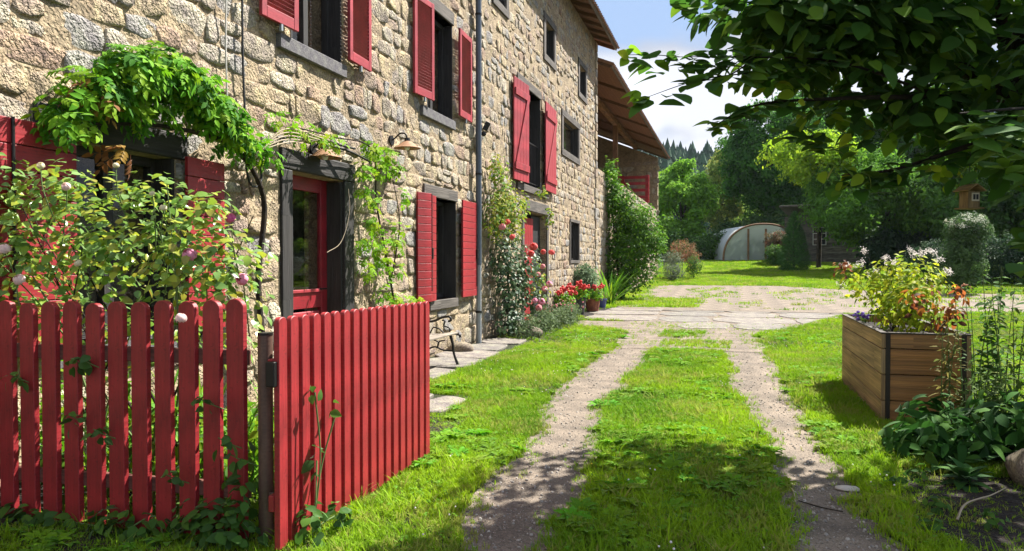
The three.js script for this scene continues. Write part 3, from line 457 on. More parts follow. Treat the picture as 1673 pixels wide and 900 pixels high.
// ------------------------------------------------------------------ barn wing with the open balcony
const wing = thing('barn_wing', 'lower stone barn wing with timber roof over an open red railed balcony', 'barn', [-4.24, 0, 0], Math.PI / 2);
{
  const lowW = part(wing, 'wall', wallGeo([[23.75, -0.3], [44.6, -0.3], [44.6, 4.5], [23.75, 4.5]], [], 0.5), M.mortar); lowW.position.z = -0.02;
  layStones(lowW, masonry({ u0: 23.8, u1: 44.5, y0: 0.02, y1: 4.45, blocks: [], size: () => ({ w: 0.45, h: 0.3, split: 0.2, skip: 0.1 }), seed: 4101, N: 8 }), 0);
  const cross = part(wing, 'wall', wallGeo([[-0.02, -0.3], [5, -0.3], [5, 9.6], [-0.02, 7.55]], [], 0.5), M.mortar); cross.rotation.y = -Math.PI / 2; cross.position.set(44.1, 0, 0); // s runs into the barn
  const xs = masonry({ u0: 0, u1: 4.8, y0: 0.3, y1: 7.4, blocks: [], size: () => ({ w: 0.5, h: 0.32, split: 0.15, skip: 0.12 }), seed: 4102, N: 8 }); layStones(cross, xs, 0);
  cross.scale.x = -1; cross.rotation.y = -Math.PI / 2;
  part(wing, 'wall', box(21, 10.6, 0.3), M.mortar, [34, 5.0, -5.2]); part(wing, 'balcony_floor', box(20.4, 0.14, 4.6), M.beam, [33.9, 4.55, -2.6]);
  roof(wing, 23.95, 46.5, 7.84, 0.46, 0.40, -4.9, 3.6, M.soffit);
  part(wing, 'purlin', box(20.5, 0.26, 0.22, 0.02), M.beam, [33.9, 8.2, -1.26]); 
  for (const u of [30.2, 36.1]) part(wing, 'post', box(0.24, 3.6, 0.24, 0.02), M.beam, [u, 6.35, -1.26]);
  const rail = sub(wing, 'railing'); rail.position.set(40.6, 4.64, -0.1); for (const z of [0, -1.35, -2.7, -4.0]) part(rail, 'post', box(0.16, 1.5, 0.2), M.red, [0, 0.75, z - 0.1]); for (const y of [0.3, 0.68, 1.05, 1.38]) part(rail, 'rail', box(0.07, 0.16, 4.2), M.red, [-0.12, y, -2.1]);
  for (const y of [0.3, 0.68, 1.05, 1.38]) part(rail, 'rail', box(16, 0.16, 0.07), M.red, [-8.1, y, -2.2]);
}

// ------------------------------------------------------------------ picket fence, gate post and gate
function picketGeo(w, h, t) {
  const s = new THREE.Shape(); s.moveTo(-w / 2, 0); s.lineTo(w / 2, 0); s.lineTo(w / 2, h - w * 0.42); s.absellipse(0, h - w * 0.42, w / 2, w * 0.42, 0, Math.PI, false); s.lineTo(-w / 2, 0);
  const g = new THREE.ExtrudeGeometry(s, { depth: t - 0.006, bevelEnabled: true, bevelSize: 0.003, bevelThickness: 0.003, bevelSegments: 1, curveSegments: 8 }); g.translate(0, 0, -t / 2); const u = g.attributes.uv; for (let i = 0; i < u.count; i++) u.setXY(i, u.getY(i), u.getX(i)); return g;
}
{
  const f = thing('picket_fence', 'red picket fence of spaced rounded boards in front of the rose bush', 'fence', [-2.32, 0, -3.06], 0), g = picketGeo(0.098, 1.17, 0.032);
  for (let i = 0; i < 17; i++) { const x = -0.005 - i * 0.1365, p = part(f, 'picket', g, M.fence, [x, 0.045 + 0.012 * (h2(i, 3, 7) - 0.5), 0.11 * (-x / 1.5) * 0.9], [0, -0.075, 0.006 * (h2(i, 5, 5) - 0.5)]); p.scale.y = 1 - 0.012 * (i / 3) * h2(i, 1, 1) ; }
  for (const y of [0.27, 0.93]) part(f, 'rail', box(2.5, 0.075, 0.035), std(0.20, 0.075, 0.055, 0.8, { map: rep(woodC, 1) }), [-1.2, y, 0.045], [0, 0.066, 0]).position.z += 0.01;
  const p = thing('gate_post', 'round brown steel post between the fence and the open gate', 'post', [-2.205, 0, -3.12]);
  part(p, 'tube', new THREE.CylinderGeometry(0.036, 0.036, 1.04, 18), M.post, [0, 0.52, 0]); part(p, 'cap', new THREE.CylinderGeometry(0.038, 0.038, 0.012, 18), M.iron, [0, 1.046, 0]);
  for (const y of [0.25, 0.85]) { part(p, 'hinge_pin', new THREE.CylinderGeometry(0.013, 0.013, 0.1, 8), M.iron, [0.075, y, 0.02]); part(p, 'hinge_arm', box(0.05, 0.03, 0.02, 0.003), M.post, [0.05, y, 0.01]); }
  const gt = thing('garden_gate', 'open red picket gate swung out along the grass verge', 'gate', [-2.06, 0, -3.0], Math.PI / 2), gp = picketGeo(0.064, 1.1, 0.03);
  for (let i = 0; i < 18; i++) part(gt, 'picket', gp, M.fence, [0.035 + i * 0.1025, 0.035 - 0.0008 * i, 0.004 * (h2(i, 2, 9) - 0.5)], [0, 0.0, 0.004 * (h2(i, 7, 9) - 0.5)]);
  for (const y of [0.25, 0.9]) part(gt, 'rail', box(1.83, 0.08, 0.03), M.fence, [0.91, y, -0.032]);
  part(gt, 'brace', box(1.75, 0.07, 0.024), M.fence, [0.89, 0.57, -0.03], [0, 0, 0.33]); part(gt, 'hinge_plate', box(0.03, 0.12, 0.05), M.iron, [-0.01, 0.87, -0.02]);
}

// ------------------------------------------------------------------ planter box
{
  const p = thing('planter_box', 'large wooden planter box of wide brown planks on the right lawn', 'planter', [1.57, 0, -8.08]), W = 0.68, L = 2.32, H = 0.8, n = 4, hs = [0.205, 0.225, 0.22, 0.13]; let y = 0.01;
  hs.forEach((h, i) => {
    for (const s of [-1, 1]) { part(p, 'plank', box(0.035, h - 0.007, L, 0.004), M.plankA[(i + (s > 0 ? 1 : 0)) % 3], [s * (W / 2 - 0.0175), y + h / 2, 0]); part(p, 'plank', box(W - 0.14, h - 0.007, 0.035, 0.004), M.plankB[(i + (s > 0 ? 2 : 0)) % 3], [0, y + h / 2, s * (L / 2 - 0.02)]); }
    y += h;
  });
  for (const a of [-1, 1]) for (const b of [-1, 1]) part(p, 'corner_post', box(0.036, H - 0.015, 0.05, 0.003), std(0.025, 0.018, 0.014, 0.7), [a * (W / 2 - 0.053), H / 2, b * (L / 2 - 0.022)]);
  for (const s of [-1, 1]) { part(p, 'top_rim', box(0.05, 0.012, L + 0.01, 0.003), M.grey, [s * (W / 2 - 0.02), y + 0.004, 0]); part(p, 'top_rim', box(W - 0.09, 0.012, 0.05, 0.003), M.grey, [0, y + 0.004, s * (L / 2 - 0.02)]); }
  const sg = new THREE.PlaneGeometry(W - 0.08, L - 0.1, 10, 24); sg.rotateX(-Math.PI / 2); const q = sg.attributes.position; for (let i = 0; i < q.count; i++) q.setY(i, 0.03 * fbm(q.getX(i) * 9, q.getZ(i) * 9, 3, 0, 5)); sg.computeVertexNormals(); part(p, 'soil', sg, M.soil, [0, H - 0.1, 0]);
}

// ------------------------------------------------------------------ iron and wood bench
{
  const b = thing('garden_bench', 'old bench with black scrolled iron ends and pale wood slats by the wall', 'bench', [-3.72, 0.025, -8.45]);
  for (const z of [-0.66, 0.66]) { // local x points away from the wall
    const e = sub(b, 'end_frame'); e.position.z = z; const T = (p, r = 0.016) => tube(p.map(([x, y]) => [x, y, 0]), r, 7, 22);
    part(e, 'leg', T([[0.14, 0.40], [0.17, 0.3], [0.19, 0.16], [0.25, 0.0]], [0.022, 0.018, 0.016, 0.022]), M.iron); part(e, 'leg', T([[-0.2, 0.4], [-0.2, 0.28], [-0.22, 0.14], [-0.27, 0]], [0.02, 0.018, 0.016, 0.022]), M.iron);
    part(e, 'seat_bar', T([[-0.24, 0.37], [-0.05, 0.37], [0.12, 0.42], [0.27, 0.41], [0.28, 0.375]], 0.017), M.iron); part(e, 'back_upright', T([[-0.22, 0.36], [-0.26, 0.55], [-0.31, 0.82]], [0.02, 0.017, 0.014]), M.iron);
    part(e, 'armrest', T([[-0.25, 0.57], [-0.1, 0.585], [0.04, 0.64], [0.13, 0.645], [0.15, 0.6], [0.11, 0.585]], 0.016), M.iron);
    part(e, 'scroll', T([[0.13, 0.43], [0.13, 0.49], [0.05, 0.53], [0.06, 0.59], [0.02, 0.60]], 0.011), M.iron); part(e, 'scroll', T([[-0.15, 0.42], [-0.1, 0.5], [0.0, 0.47], [0.05, 0.42]], 0.01), M.iron);
    part(e, 'scroll', T([[-0.2, 0.2], [-0.08, 0.24], [0.04, 0.2], [0.18, 0.2]], 0.012), M.iron); part(e, 'scroll', T([[-0.05, 0.22], [-0.03, 0.3], [-0.09, 0.33]], 0.01), M.iron); part(e, 'scroll', T([[-0.05, 0.22], [-0.02, 0.31], [0.06, 0.33]], 0.01), M.iron);
  }
  const wm = std(0.42, 0.37, 0.32, 0.8, { map: rep(woodC, 1), bumpMap: rep(woodB, 1), bumpScale: 0.003 });
  for (let i = 0; i < 7; i++) part(b, 'seat_slat', box(0.058, 0.024, 1.36, 0.006), wm, [-0.19 + i * 0.068, 0.405 + 0.03 * smooth(2, 6, i), 0]);
  for (let i = 0; i < 5; i++) part(b, 'back_slat', box(0.022, 0.062, 1.36, 0.006), wm, [-0.225 - 0.018 * i, 0.48 + i * 0.08, 0], [0, 0, 0.2]);
}

// ------------------------------------------------------------------ wall lamps, floodlight, cables
function wallLamp(label, u, y, out, rust) {
  const l = thing('wall_lamp', label, 'lamp', [-4.24, y, -u], Math.PI / 2, 'rusty lamps on the house front');
  part(l, 'wall_plate', moved(new THREE.CylinderGeometry(0.065, 0.07, 0.03, 14), 0, 0, 0.015, Math.PI / 2), M.iron); part(l, 'arm', tube([[0, 0, 0.02], [0, 0.03, 0.07], [0, 0.085, out * 0.6], [0, 0.075, out * 0.9], [0, 0.01, out]], 0.011, 8, 24), M.iron);
  part(l, 'socket', new THREE.CylinderGeometry(0.035, 0.045, 0.08, 12), M.iron, [0, -0.02, out]);
  part(l, 'shade', new THREE.LatheGeometry([[0.04, 0.03], [0.07, 0.015], [0.13, -0.035], [0.175, -0.06]].map(p => new THREE.Vector2(...p)), 28), std(0.42, 0.22, 0.11, 0.75, { side: THREE.DoubleSide, map: rep(grainC, 3) }), [0, -0.05, out]);
  part(l, 'bulb', new THREE.SphereGeometry(0.035, 12, 10), std(0.7, 0.7, 0.66, 0.2), [0, -0.1, out]);
}
wallLamp('rusty lamp on a curved black arm on the bare stones right of the door', 8.68, 2.97, 0.24); wallLamp('rusty lamp over the lintel of the red entrance door', 6.82, 2.6, 0.16);
{
  const f = thing('floodlight', 'small dark floodlight with motion sensor beside the grey downpipe', 'floodlight', [-4.2, 3.72, -12.02], Math.PI / 2);
  part(f, 'bracket', box(0.07, 0.1, 0.08), M.iron, [0, 0, 0.02]); part(f, 'head', box(0.2, 0.15, 0.09, 0.012), M.iron, [0.06, 0.03, 0.13], [0.5, 0.35, 0]); part(f, 'lens', box(0.16, 0.11, 0.008, 0.002), std(0.5, 0.52, 0.55, 0.2), [0.078, 0.005, 0.178], [0.5, 0.35, 0]); part(f, 'sensor', new THREE.SphereGeometry(0.045, 12, 10), M.black, [0.02, -0.11, 0.09]);
  const on = (pts, r) => tube(pts.map(([u, y, o]) => [-4.24 + o, y, -u]), r, 6, 60);
  one('cable', 'black cable hanging down the wall left of the door with loops', 'cable', on([[5.6, 5.2, 0.055], [5.61, 4.2, 0.06], [5.62, 3.2, 0.055], [5.64, 2.45, 0.07], [5.62, 2.2, 0.09], [5.68, 2.08, 0.1], [5.8, 2.12, 0.1], [5.82, 2.25, 0.09], [5.7, 2.33, 0.07]], 0.011), M.black);
  one('cable', 'thin pale cable running down the stones beside the black cable', 'cable', on([[5.39, 5.2, 0.055], [5.4, 4, 0.06], [5.39, 3.2, 0.055], [5.42, 2.5, 0.055]], 0.008), std(0.5, 0.47, 0.42, 0.8));
  for (const [a, b, y0, y1, l] of [[6.15, 7.35, 2.6, 2.66, 'dark iron rod carrying vine stems over the entrance door'], [6.9, 7.72, 2.66, 2.56, 'short dark iron rod above the right door post'], [7.9, 8.5, 2.5, 2.52, 'bent dark rod among the vine leaves right of the door']]) one('trellis_rod', l, 'rod', on([[a, y0, 0.04], [(a + b) / 2, (y0 + y1) / 2 + 0.03, 0.14], [b, y1, 0.22]], 0.013), M.iron, [0, 0, 0], 'rods that carry the vine');
}

// ------------------------------------------------------------------ pots by the wall
function pot(label, x, z, r0, r1, h, mat) {
  const p = thing('flower_pot', label, 'pot', [x, hgt(x, z) + 0.006, z], 0, 'pots beside the paving');
  part(p, 'body', new THREE.LatheGeometry([[0.01, 0], [r0, 0], [r0 + 0.006, 0.01], [lerp(r0, r1, 0.85), h * 0.85], [lerp(r0, r1, 0.85) + 0.014, h * 0.86], [r1 + 0.014, h], [r1 - 0.01, h], [r1 - 0.03, h * 0.86]].map(q => new THREE.Vector2(...q)), 28), mat); const s = new THREE.CircleGeometry(r1 - 0.02, 20); s.rotateX(-Math.PI / 2); part(p, 'soil', s, M.soil, [0, h * 0.88, 0]); return p;
}
pot('black plastic pot with red geraniums by the wall', -3.86, -18.95, 0.15, 0.21, 0.46, std(0.02, 0.021, 0.023, 0.5)); pot('terracotta pot with red geraniums beside the black pot', -3.74, -20.4, 0.16, 0.22, 0.38, std(0.28, 0.10, 0.055, 0.8, { map: rep(grainC, 3) })); pot('small blue glazed pot behind the terracotta pot', -3.72, -21.7, 0.12, 0.17, 0.3, std(0.03, 0.05, 0.16, 0.25)); pot('dark green pot half hidden left of the black pot', -4.0, -17.9, 0.14, 0.19, 0.34, std(0.02, 0.045, 0.03, 0.5));
one('rock', 'rounded brown rock at the foot of the climbing rose', 'rock', rock(0.3, 0.14, 0.2, 3), M.boulder, [-3.62, 0.08, -13.1]); one('rock', 'brown boulder lying in the shaded bed at the right edge', 'rock', rock(0.16, 0.14, 0.16, 8, 3), M.boulder, [1.82, 0.1, -5.28]); one('rock', 'flat pale stone lying on the right wheel track', 'rock', rock(0.075, 0.016, 0.045, 15, 2, 0.4), std(0.5, 0.46, 0.4, 0.95), [0.69, 0.015, -4.87]);
one('rock', 'small stone at the foot of the wall beside the bench', 'rock', rock(0.22, 0.12, 0.16, 21), M.boulder, [-4.0, 0.06, -10.6]);
{ const tw = (pts, r) => tube(pts, r, 5, 20);
  one('twig', 'thin grey twig lying on the right wheel track', 'twig', tw([[0.30, 0.012, -4.95], [0.36, 0.016, -4.75], [0.36, 0.013, -4.5]], [0.004, 0.006, 0.005]), M.paleStem); one('twig', 'dark thin twig on the gravel below the grey twig', 'twig', tw([[0.38, 0.012, -4.55], [0.5, 0.014, -4.45], [0.6, 0.012, -4.42]], [0.003, 0.004, 0.003]), M.bark);
  one('twig', 'pale dry stick lying on the bare soil at the right', 'twig', tw([[1.16, 0.02, -4.42], [1.25, 0.06, -4.6], [1.42, 0.08, -4.75], [1.52, 0.1, -4.85]], [0.008, 0.005, 0.003]), M.paleStem); }

// ------------------------------------------------------------------ greenhouse tunnel and shed far behind
{
  const g = thing('polytunnel', 'small plastic film tunnel greenhouse with timber front arch beyond the lawn', 'greenhouse', [2.25, hgt(0, -57), -57.6], 0.3), Rr = 3.0, H = 2.75, prof = (k) => { const a = k * Math.PI / 2; return [-Rr * Math.pow(Math.cos(a), 0.9), H * Math.pow(Math.sin(a), 0.85)]; };
  const film = new THREE.MeshPhysicalMaterial({ color: lin(0.62, 0.68, 0.64), roughness: 0.7, transmission: 0.6, thickness: 0, side: THREE.DoubleSide }), N = 16, pos = [], idx = [];
  for (let i = 0; i <= 2 * N; i++) { const k = i / N, [x, y] = k <= 1 ? prof(k) : [-prof(2 - k)[0], prof(2 - k)[1]]; for (const z of [0, -2, -4, -6]) pos.push(x + 0.02 * Math.sin(i * 3 + z), y, z); }
  for (let i = 0; i < 2 * N; i++) for (let j = 0; j < 3; j++) { const a = i * 4 + j; idx.push(a, a + 4, a + 1, a + 1, a + 4, a + 5); } const fg = new THREE.BufferGeometry(); fg.setAttribute('position', new THREE.Float32BufferAttribute(pos, 3)); fg.setIndex(idx); fg.computeVertexNormals(); part(g, 'film', fg, film);
  const sh = new THREE.Shape(); for (let i = 0; i <= 2 * N; i++) { const k = i / N, [x, y] = k <= 1 ? prof(k) : [-prof(2 - k)[0], prof(2 - k)[1]]; i ? sh.lineTo(x * 0.98, y * 0.98) : sh.moveTo(x * 0.98, 0); } part(g, 'end_sheet', new THREE.ShapeGeometry(sh), film, [0, 0, -0.06]);
  const arch = []; for (let i = 0; i <= 16; i++) { const k = i / 8, [x, y] = k <= 1 ? prof(k) : [-prof(2 - k)[0], prof(2 - k)[1]]; arch.push([x, y, 0.06]); } part(g, 'arch', tube(arch, 0.08, 6, 40), M.beam);
  for (const x of [-1.15, 0.15]) part(g, 'door_post', box(0.13, 2.4, 0.1), M.beam, [x, 1.2, 0.05]);
  const s = thing('shed', 'weathered grey shed with a small paned window under the shrubs', 'shed', [7.6, hgt(0, -55), -55.2], -0.25); for (let i = 0; i < 9; i++) part(s, 'plank', box(5.6, 0.366, 0.06), i % 2 ? M.grey : std(0.2, 0.18, 0.165, 0.9, { map: rep(woodC, 1) }), [-1.3, 0.18 + i * 0.37, 0]); part(s, 'side_wall', box(0.1, 3.3, 4), M.grey, [-4.05, 1.65, -2.0]); part(s, 'roof', box(6.2, 0.15, 5, 0.03), M.grey, [-1.3, 3.75, -2], [-0.12, 0, 0]);
  const w = sub(s, 'window'); w.position.set(-1.75, 1.9, 0.05); part(w, 'pane', box(0.8, 1.15, 0.02), std(0.02, 0.022, 0.025, 0.1), [0, 0, 0]); for (const x of [-0.42, 0, 0.42]) part(w, 'glazing_bar', box(0.06, 1.25, 0.05), std(0.4, 0.38, 0.36), [x, 0, 0.02]); for (const y of [-0.6, -0.2, 0.2, 0.6]) part(w, 'glazing_bar', box(0.9, 0.05, 0.045), std(0.4, 0.38, 0.36), [0, y, 0.022]);
}

// ------------------------------------------------------------------ foliage helpers
function leafGeo(L, W, { fold = 0.25, curl = 0.15, n = 4, point = 1.0, tooth = 0 } = {}) { // base at the origin, along +z, face up
  const pos = [], idx = [], uv = []; const w = (t) => W / 2 * Math.pow(Math.sin(Math.PI * Math.pow(t, 0.75)), 0.8 * point);
  for (let i = 0; i <= n; i++) { const t = i / n, z = L * t, y = -curl * L * t * t, x = i === 0 || i === n ? W * 0.02 : w(t) * (1 + tooth * (i % 2 ? 1 : -1)); for (const k of [-1, 0, 1]) { pos.push(k * x, y + fold * Math.abs(k) * x, z); uv.push(k * x, z); } if (i) { const a = (i - 1) * 3; idx.push(a, a + 3, a + 1, a + 1, a + 3, a + 4, a + 1, a + 4, a + 2, a + 2, a + 4, a + 5); } }
  const g = new THREE.BufferGeometry(); g.setAttribute('position', new THREE.Float32BufferAttribute(pos, 3)); g.setAttribute('uv', new THREE.Float32BufferAttribute(uv, 2)); g.setIndex(idx); g.computeVertexNormals(); return g;
}
function compound(nPairs, L, leaf, spread = 1.1) { // leaflets along a stalk
  const g = []; for (let i = 0; i < nPairs; i++) for (const s of [-1, 1]) g.push(moved(leaf, 0, -0.1 * L * (i / nPairs) ** 2, L * (0.25 + 0.62 * i / nPairs), 0.15, s * spread, s * -0.15)); g.push(moved(leaf, 0, -0.1 * L, L * 0.86)); g.push(moved(new THREE.CylinderGeometry(0.0012, 0.002, L * 0.9, 3), 0, -0.02 * L, L * 0.45, Math.PI / 2)); return cat(g);
}
function clump(n, R, leaf, seed) { const r = rng(seed), g = []; for (let i = 0; i < n; i++) { const d = V(gauss(r), gauss(r), gauss(r)).multiplyScalar(R * 0.75); g.push(moved(leaf, d.x, d.y, d.z, rr(-0.9, 0.7, r), r() * 6.28, rr(-0.6, 0.6, r))); } return cat(g); }
const UP = V(0, 1, 0), ZZ = V(0, 0, 1);
function orient(p, n, r, s, droop = 0.3) { // leaf matrix: normal near n, spun at random, hanging a little
  n = n.clone().normalize(); const a = V(gauss(r), gauss(r), gauss(r)); a.addScaledVector(n, -a.dot(n)); a.y -= droop; a.addScaledVector(n, -a.dot(n)).normalize(); const x = V(0, 0, 0).crossVectors(n, a);
  const m = new THREE.Matrix4().makeBasis(x, n, a); m.scale(V(s, s, s)); m.setPosition(p); return m;
}
const palette = (cols) => (r) => { const c = cols[Math.floor(r() * cols.length)], k = 0.8 + 0.4 * r(); return lin(c[0] * k, c[1] * k, c[2] * k); };
// leaves spread through lobes [x, y, z, rx, ry, rz, count]; largest nParts become parts of their own
function lobeSpots(lobes, r, { up = 0.7, shell = 0.45 } = {}) {
  const out = []; for (const [cx, cy, cz, rx, ry, rz, n] of lobes) for (let i = 0; i < n; i++) { const d = V(gauss(r), gauss(r), gauss(r)).normalize(), k = Math.pow(r(), shell); out.push([V(cx + d.x * k * rx, cy + d.y * k * ry, cz + d.z * k * rz), V(d.x + gauss(r) * 0.5, d.y * 0.6 + up + gauss(r) * 0.3, d.z + gauss(r) * 0.5)]); } return out;
}
function leaves(parent, spots, geos, cols, r, { parts = 0, size = [0.8, 1.25], mat = [0.12, 0.42], name = 'leaf', droop = 0.3 } = {}) {
  const o = parent.position, pal = palette(cols), list = spots.map(([p, n]) => { const m = orient(p, n, r, rr(size[0], size[1], r), droop); return { m, d: Math.hypot(p.x + o.x, p.y + o.y - 1.4, p.z + o.z), g: Math.floor(r() * geos.length), c: Math.floor(r() * cols.length), col: pal(r) }; });
  if (parts) { list.sort((a, b) => a.d - b.d); const mats = cols.map(c => leafM(...c, ...mat)); list.splice(0, parts).forEach(l => { const m = part(parent, name, geos[l.g], mats[l.c]); m.applyMatrix4(l.m); }); }
  const base = leafM(1, 1, 1, ...mat); geos.forEach((g, k) => { const q = list.filter(l => l.g === k).map(l => [l.m, l.col]); if (q.length) instanced('foliage', g, base, q, parent); });
}
function stems(parent, from, tips, mat, r0 = 0.012, r1 = 0.004, sag = 0.1, r = R0, name = 'stem') { for (const t of tips) { const m = [lerp(from[0], t[0], 0.5) + rr(-sag, sag, r), lerp(from[1], t[1], 0.55) + rr(0, sag, r), lerp(from[2], t[2], 0.5) + rr(-sag, sag, r)]; part(parent, name, tube([from, m, t], [r0, (r0 + r1) / 2, r1], 5, 10), mat); } }
function roseGeo(R) { // cupped petals in three rings round a bud
  const g = [], pet = (s, open) => { const q = new THREE.SphereGeometry(s, 6, 5, -0.75, 1.5, 0.5, 1.6); q.translate(0, s * 0.2, -s * 0.25); q.rotateX(open); return q; };
  g.push(new THREE.SphereGeometry(R * 0.36, 8, 6)); [[3, 0.52, -0.05], [5, 0.72, 0.18], [6, 0.95, 0.45]].forEach(([n, s, o], k) => { for (let i = 0; i < n; i++) { const q = pet(R * s, o); q.rotateY(i / n * 6.283 + k * 0.6); g.push(q); } }); return cat(g);
}
const ROSE = roseGeo(0.034), petal = (r, g, b) => new THREE.MeshPhysicalMaterial({ color: lin(r, g, b), roughness: 0.95, transmission: 0.3, thickness: 0, side: THREE.DoubleSide });
const PK = { pink: petal(0.75, 0.30, 0.42), pale: petal(0.82, 0.62, 0.58), hot: petal(0.66, 0.10, 0.32), coral: petal(0.72, 0.10, 0.09), soft: petal(0.72, 0.28, 0.30), red: petal(0.62, 0.03, 0.025), cream: petal(0.75, 0.68, 0.45), white: petal(0.80, 0.72, 0.70), violet: petal(0.22, 0.12, 0.55) };
function flower(parent, p, mat, s = 1, name = 'flower', geo = ROSE, rx = rr(0.2, 1.1)) { const m = part(parent, name, geo, mat, p, [rx, rr(0, 6), rr(-0.5, 0.5)]); m.scale.setScalar(s); return m; }
const G = {
  rose: [leafGeo(0.062, 0.044, { fold: 0.2 }), leafGeo(0.05, 0.038, { fold: 0.3, curl: 0.25 }), leafGeo(0.07, 0.048, { fold: 0.1, curl: 0.3 })],
  wist: [compound(2, 0.12, leafGeo(0.07, 0.034, { n: 4 })), compound(3, 0.14, leafGeo(0.055, 0.028, { n: 4, curl: 0.3 }), 1.0), compound(2, 0.10, leafGeo(0.06, 0.032, { n: 4, curl: 0.25 }), 0.9)],
  small: [leafGeo(0.055, 0.03, { n: 3 }), leafGeo(0.045, 0.03, { n: 3, curl: 0.3 })],
  tiny: [clump(7, 0.05, leafGeo(0.035, 0.02, { n: 2 }), 5), clump(7, 0.055, leafGeo(0.04, 0.018, { n: 2 }), 6)],
  big: [leafGeo(0.115, 0.078, { fold: 0.12, curl: 0.12, n: 6, tooth: 0.03 }), leafGeo(0.10, 0.066, { fold: 0.2, curl: 0.25, n: 6, tooth: 0.03 }), leafGeo(0.085, 0.06, { fold: 0.3, curl: 0.1, n: 6 })],
  host: [leafGeo(0.25, 0.12, { fold: 0.22, curl: 0.45, n: 7, point: 1.1 }), leafGeo(0.21, 0.115, { fold: 0.18, curl: 0.65, n: 7, point: 1.1 })],
};
const GREEN = { rose: [[0.19, 0.34, 0.05], [0.26, 0.40, 0.04], [0.13, 0.26, 0.05], [0.38, 0.43, 0.04], [0.20, 0.34, 0.10], [0.32, 0.30, 0.04], [0.28, 0.40, 0.04], [0.16, 0.30, 0.06]], bright: [[0.12, 0.31, 0.012], [0.17, 0.36, 0.014], [0.08, 0.23, 0.014], [0.22, 0.34, 0.016]], dark: [[0.03, 0.07, 0.025], [0.045, 0.09, 0.03], [0.035, 0.08, 0.035]], mid: [[0.06, 0.15, 0.02], [0.09, 0.19, 0.022], [0.05, 0.12, 0.024]], yellow: [[0.24, 0.30, 0.025], [0.17, 0.27, 0.025], [0.29, 0.28, 0.04]], grey: [[0.12, 0.16, 0.10], [0.10, 0.14, 0.08], [0.15, 0.17, 0.11]] };

// ------------------------------------------------------------------ the rose bush behind the fence
{
  const r = rng(601), b = thing('rose_bush', 'big rose bush with glossy leaves and pink blooms behind the picket fence', 'rose bush', [-3.2, 0, -3.4]);
  const L = [[-0.75, 1.45, 0.1, 0.46, 0.5, 0.26, 520], [-0.2, 1.5, 0.1, 0.46, 0.42, 0.26, 520], [0.3, 1.45, 0.1, 0.44, 0.38, 0.26, 480], [0.62, 1.32, 0.1, 0.3, 0.34, 0.24, 270], [-0.5, 1.82, 0.1, 0.3, 0.18, 0.2, 150], [-0.95, 1.82, 0.1, 0.32, 0.24, 0.22, 220], [0.1, 1.78, 0.1, 0.3, 0.12, 0.16, 100], [0.5, 1.68, 0.12, 0.22, 0.12, 0.12, 80], [0.05, 1.0, 0.0, 0.8, 0.2, 0.25, 260], [-0.9, 1.05, 0.05, 0.4, 0.25, 0.25, 170], [-1.35, 1.5, 0.1, 0.35, 0.55, 0.3, 260]];
  leaves(b, lobeSpots(L, r, { shell: 0.55, up: 1.1 }), G.rose, GREEN.rose, r, { parts: 300, mat: [0.85, 0.42, 0.28], droop: 0.15, size: [0.65, 1.1] });
  for (let i = 0; i < 16; i++) { const a = rr(-1.2, 0.7, r); stems(b, [rr(-0.7, 0.4, r), 0, rr(-0.1, 0.1, r)], [[a, rr(1.2, 1.85, r), rr(-0.1, 0.25, r)]], r() > 0.5 ? M.greenStem : M.bark, 0.009, 0.003, 0.14, r); }
  for (const [x, y, z, k, s] of [[-2.58, 1.63, -3.36, 'hot', 0.85], [-2.68, 1.43, -3.17, 'pink', 1.15], [-2.42, 1.31, -3.24, 'pink', 0.95], [-3.79, 1.46, -3.04, 'pale', 1], [-3.62, 1.3, -2.99, 'pale', 0.9], [-2.56, 1.12, -2.95, 'pale', 0.8], [-3.61, 1.92, -3.11, 'cream', 0.6], [-3.21, 1.92, -3.22, 'cream', 0.5], [-2.89, 1.68, -3.21, 'cream', 0.6], [-2.6, 1.34, -3.29, 'pink', 0.7], [-3.29, 1.39, -3.05, 'cream', 0.6], [-2.95, 1.76, -3.2, 'cream', 0.45], [-3.42, 1.8, -3.1, 'pale', 0.7]]) { flower(b, [x + 3.2, y, z + 3.4], PK[k], s); if (z < -3.0) stems(b, [x + 3.2 + rr(-0.1, 0.1, r), y - 0.3, z + 3.35], [[x + 3.2, y - 0.01, z + 3.4]], M.greenStem, 0.004, 0.003, 0.03, r); }
  for (const [x, y, z] of [[-3.19, 0.88, -2.98], [-3.12, 0.88, -2.98], [-3.22, 0.59, -2.99], [-3.04, 0.53, -2.97], [-2.62, 0.34, -2.98], [-2.32, 0.53, -3.0], [-2.27, 0.45, -3.02], [-2.44, 0.72, -3.0], [-3.56, 0.79, -2.95]]) { part(b, 'sprig', tube([[x + 3.2 + 0.05, y - 0.06, z + 3.32], [x + 3.2, y, z + 3.42], [x + 3.17, y + 0.03, z + 3.45]], 0.003, 5, 8), M.greenStem); leaves(b, lobeSpots([[x + 3.2, y, z + 3.44, 0.06, 0.06, 0.03, 7]], r), G.rose, GREEN.mid, r, { parts: 7, size: [0.7, 1.05], mat: [0.3, 0.4] }); }
}
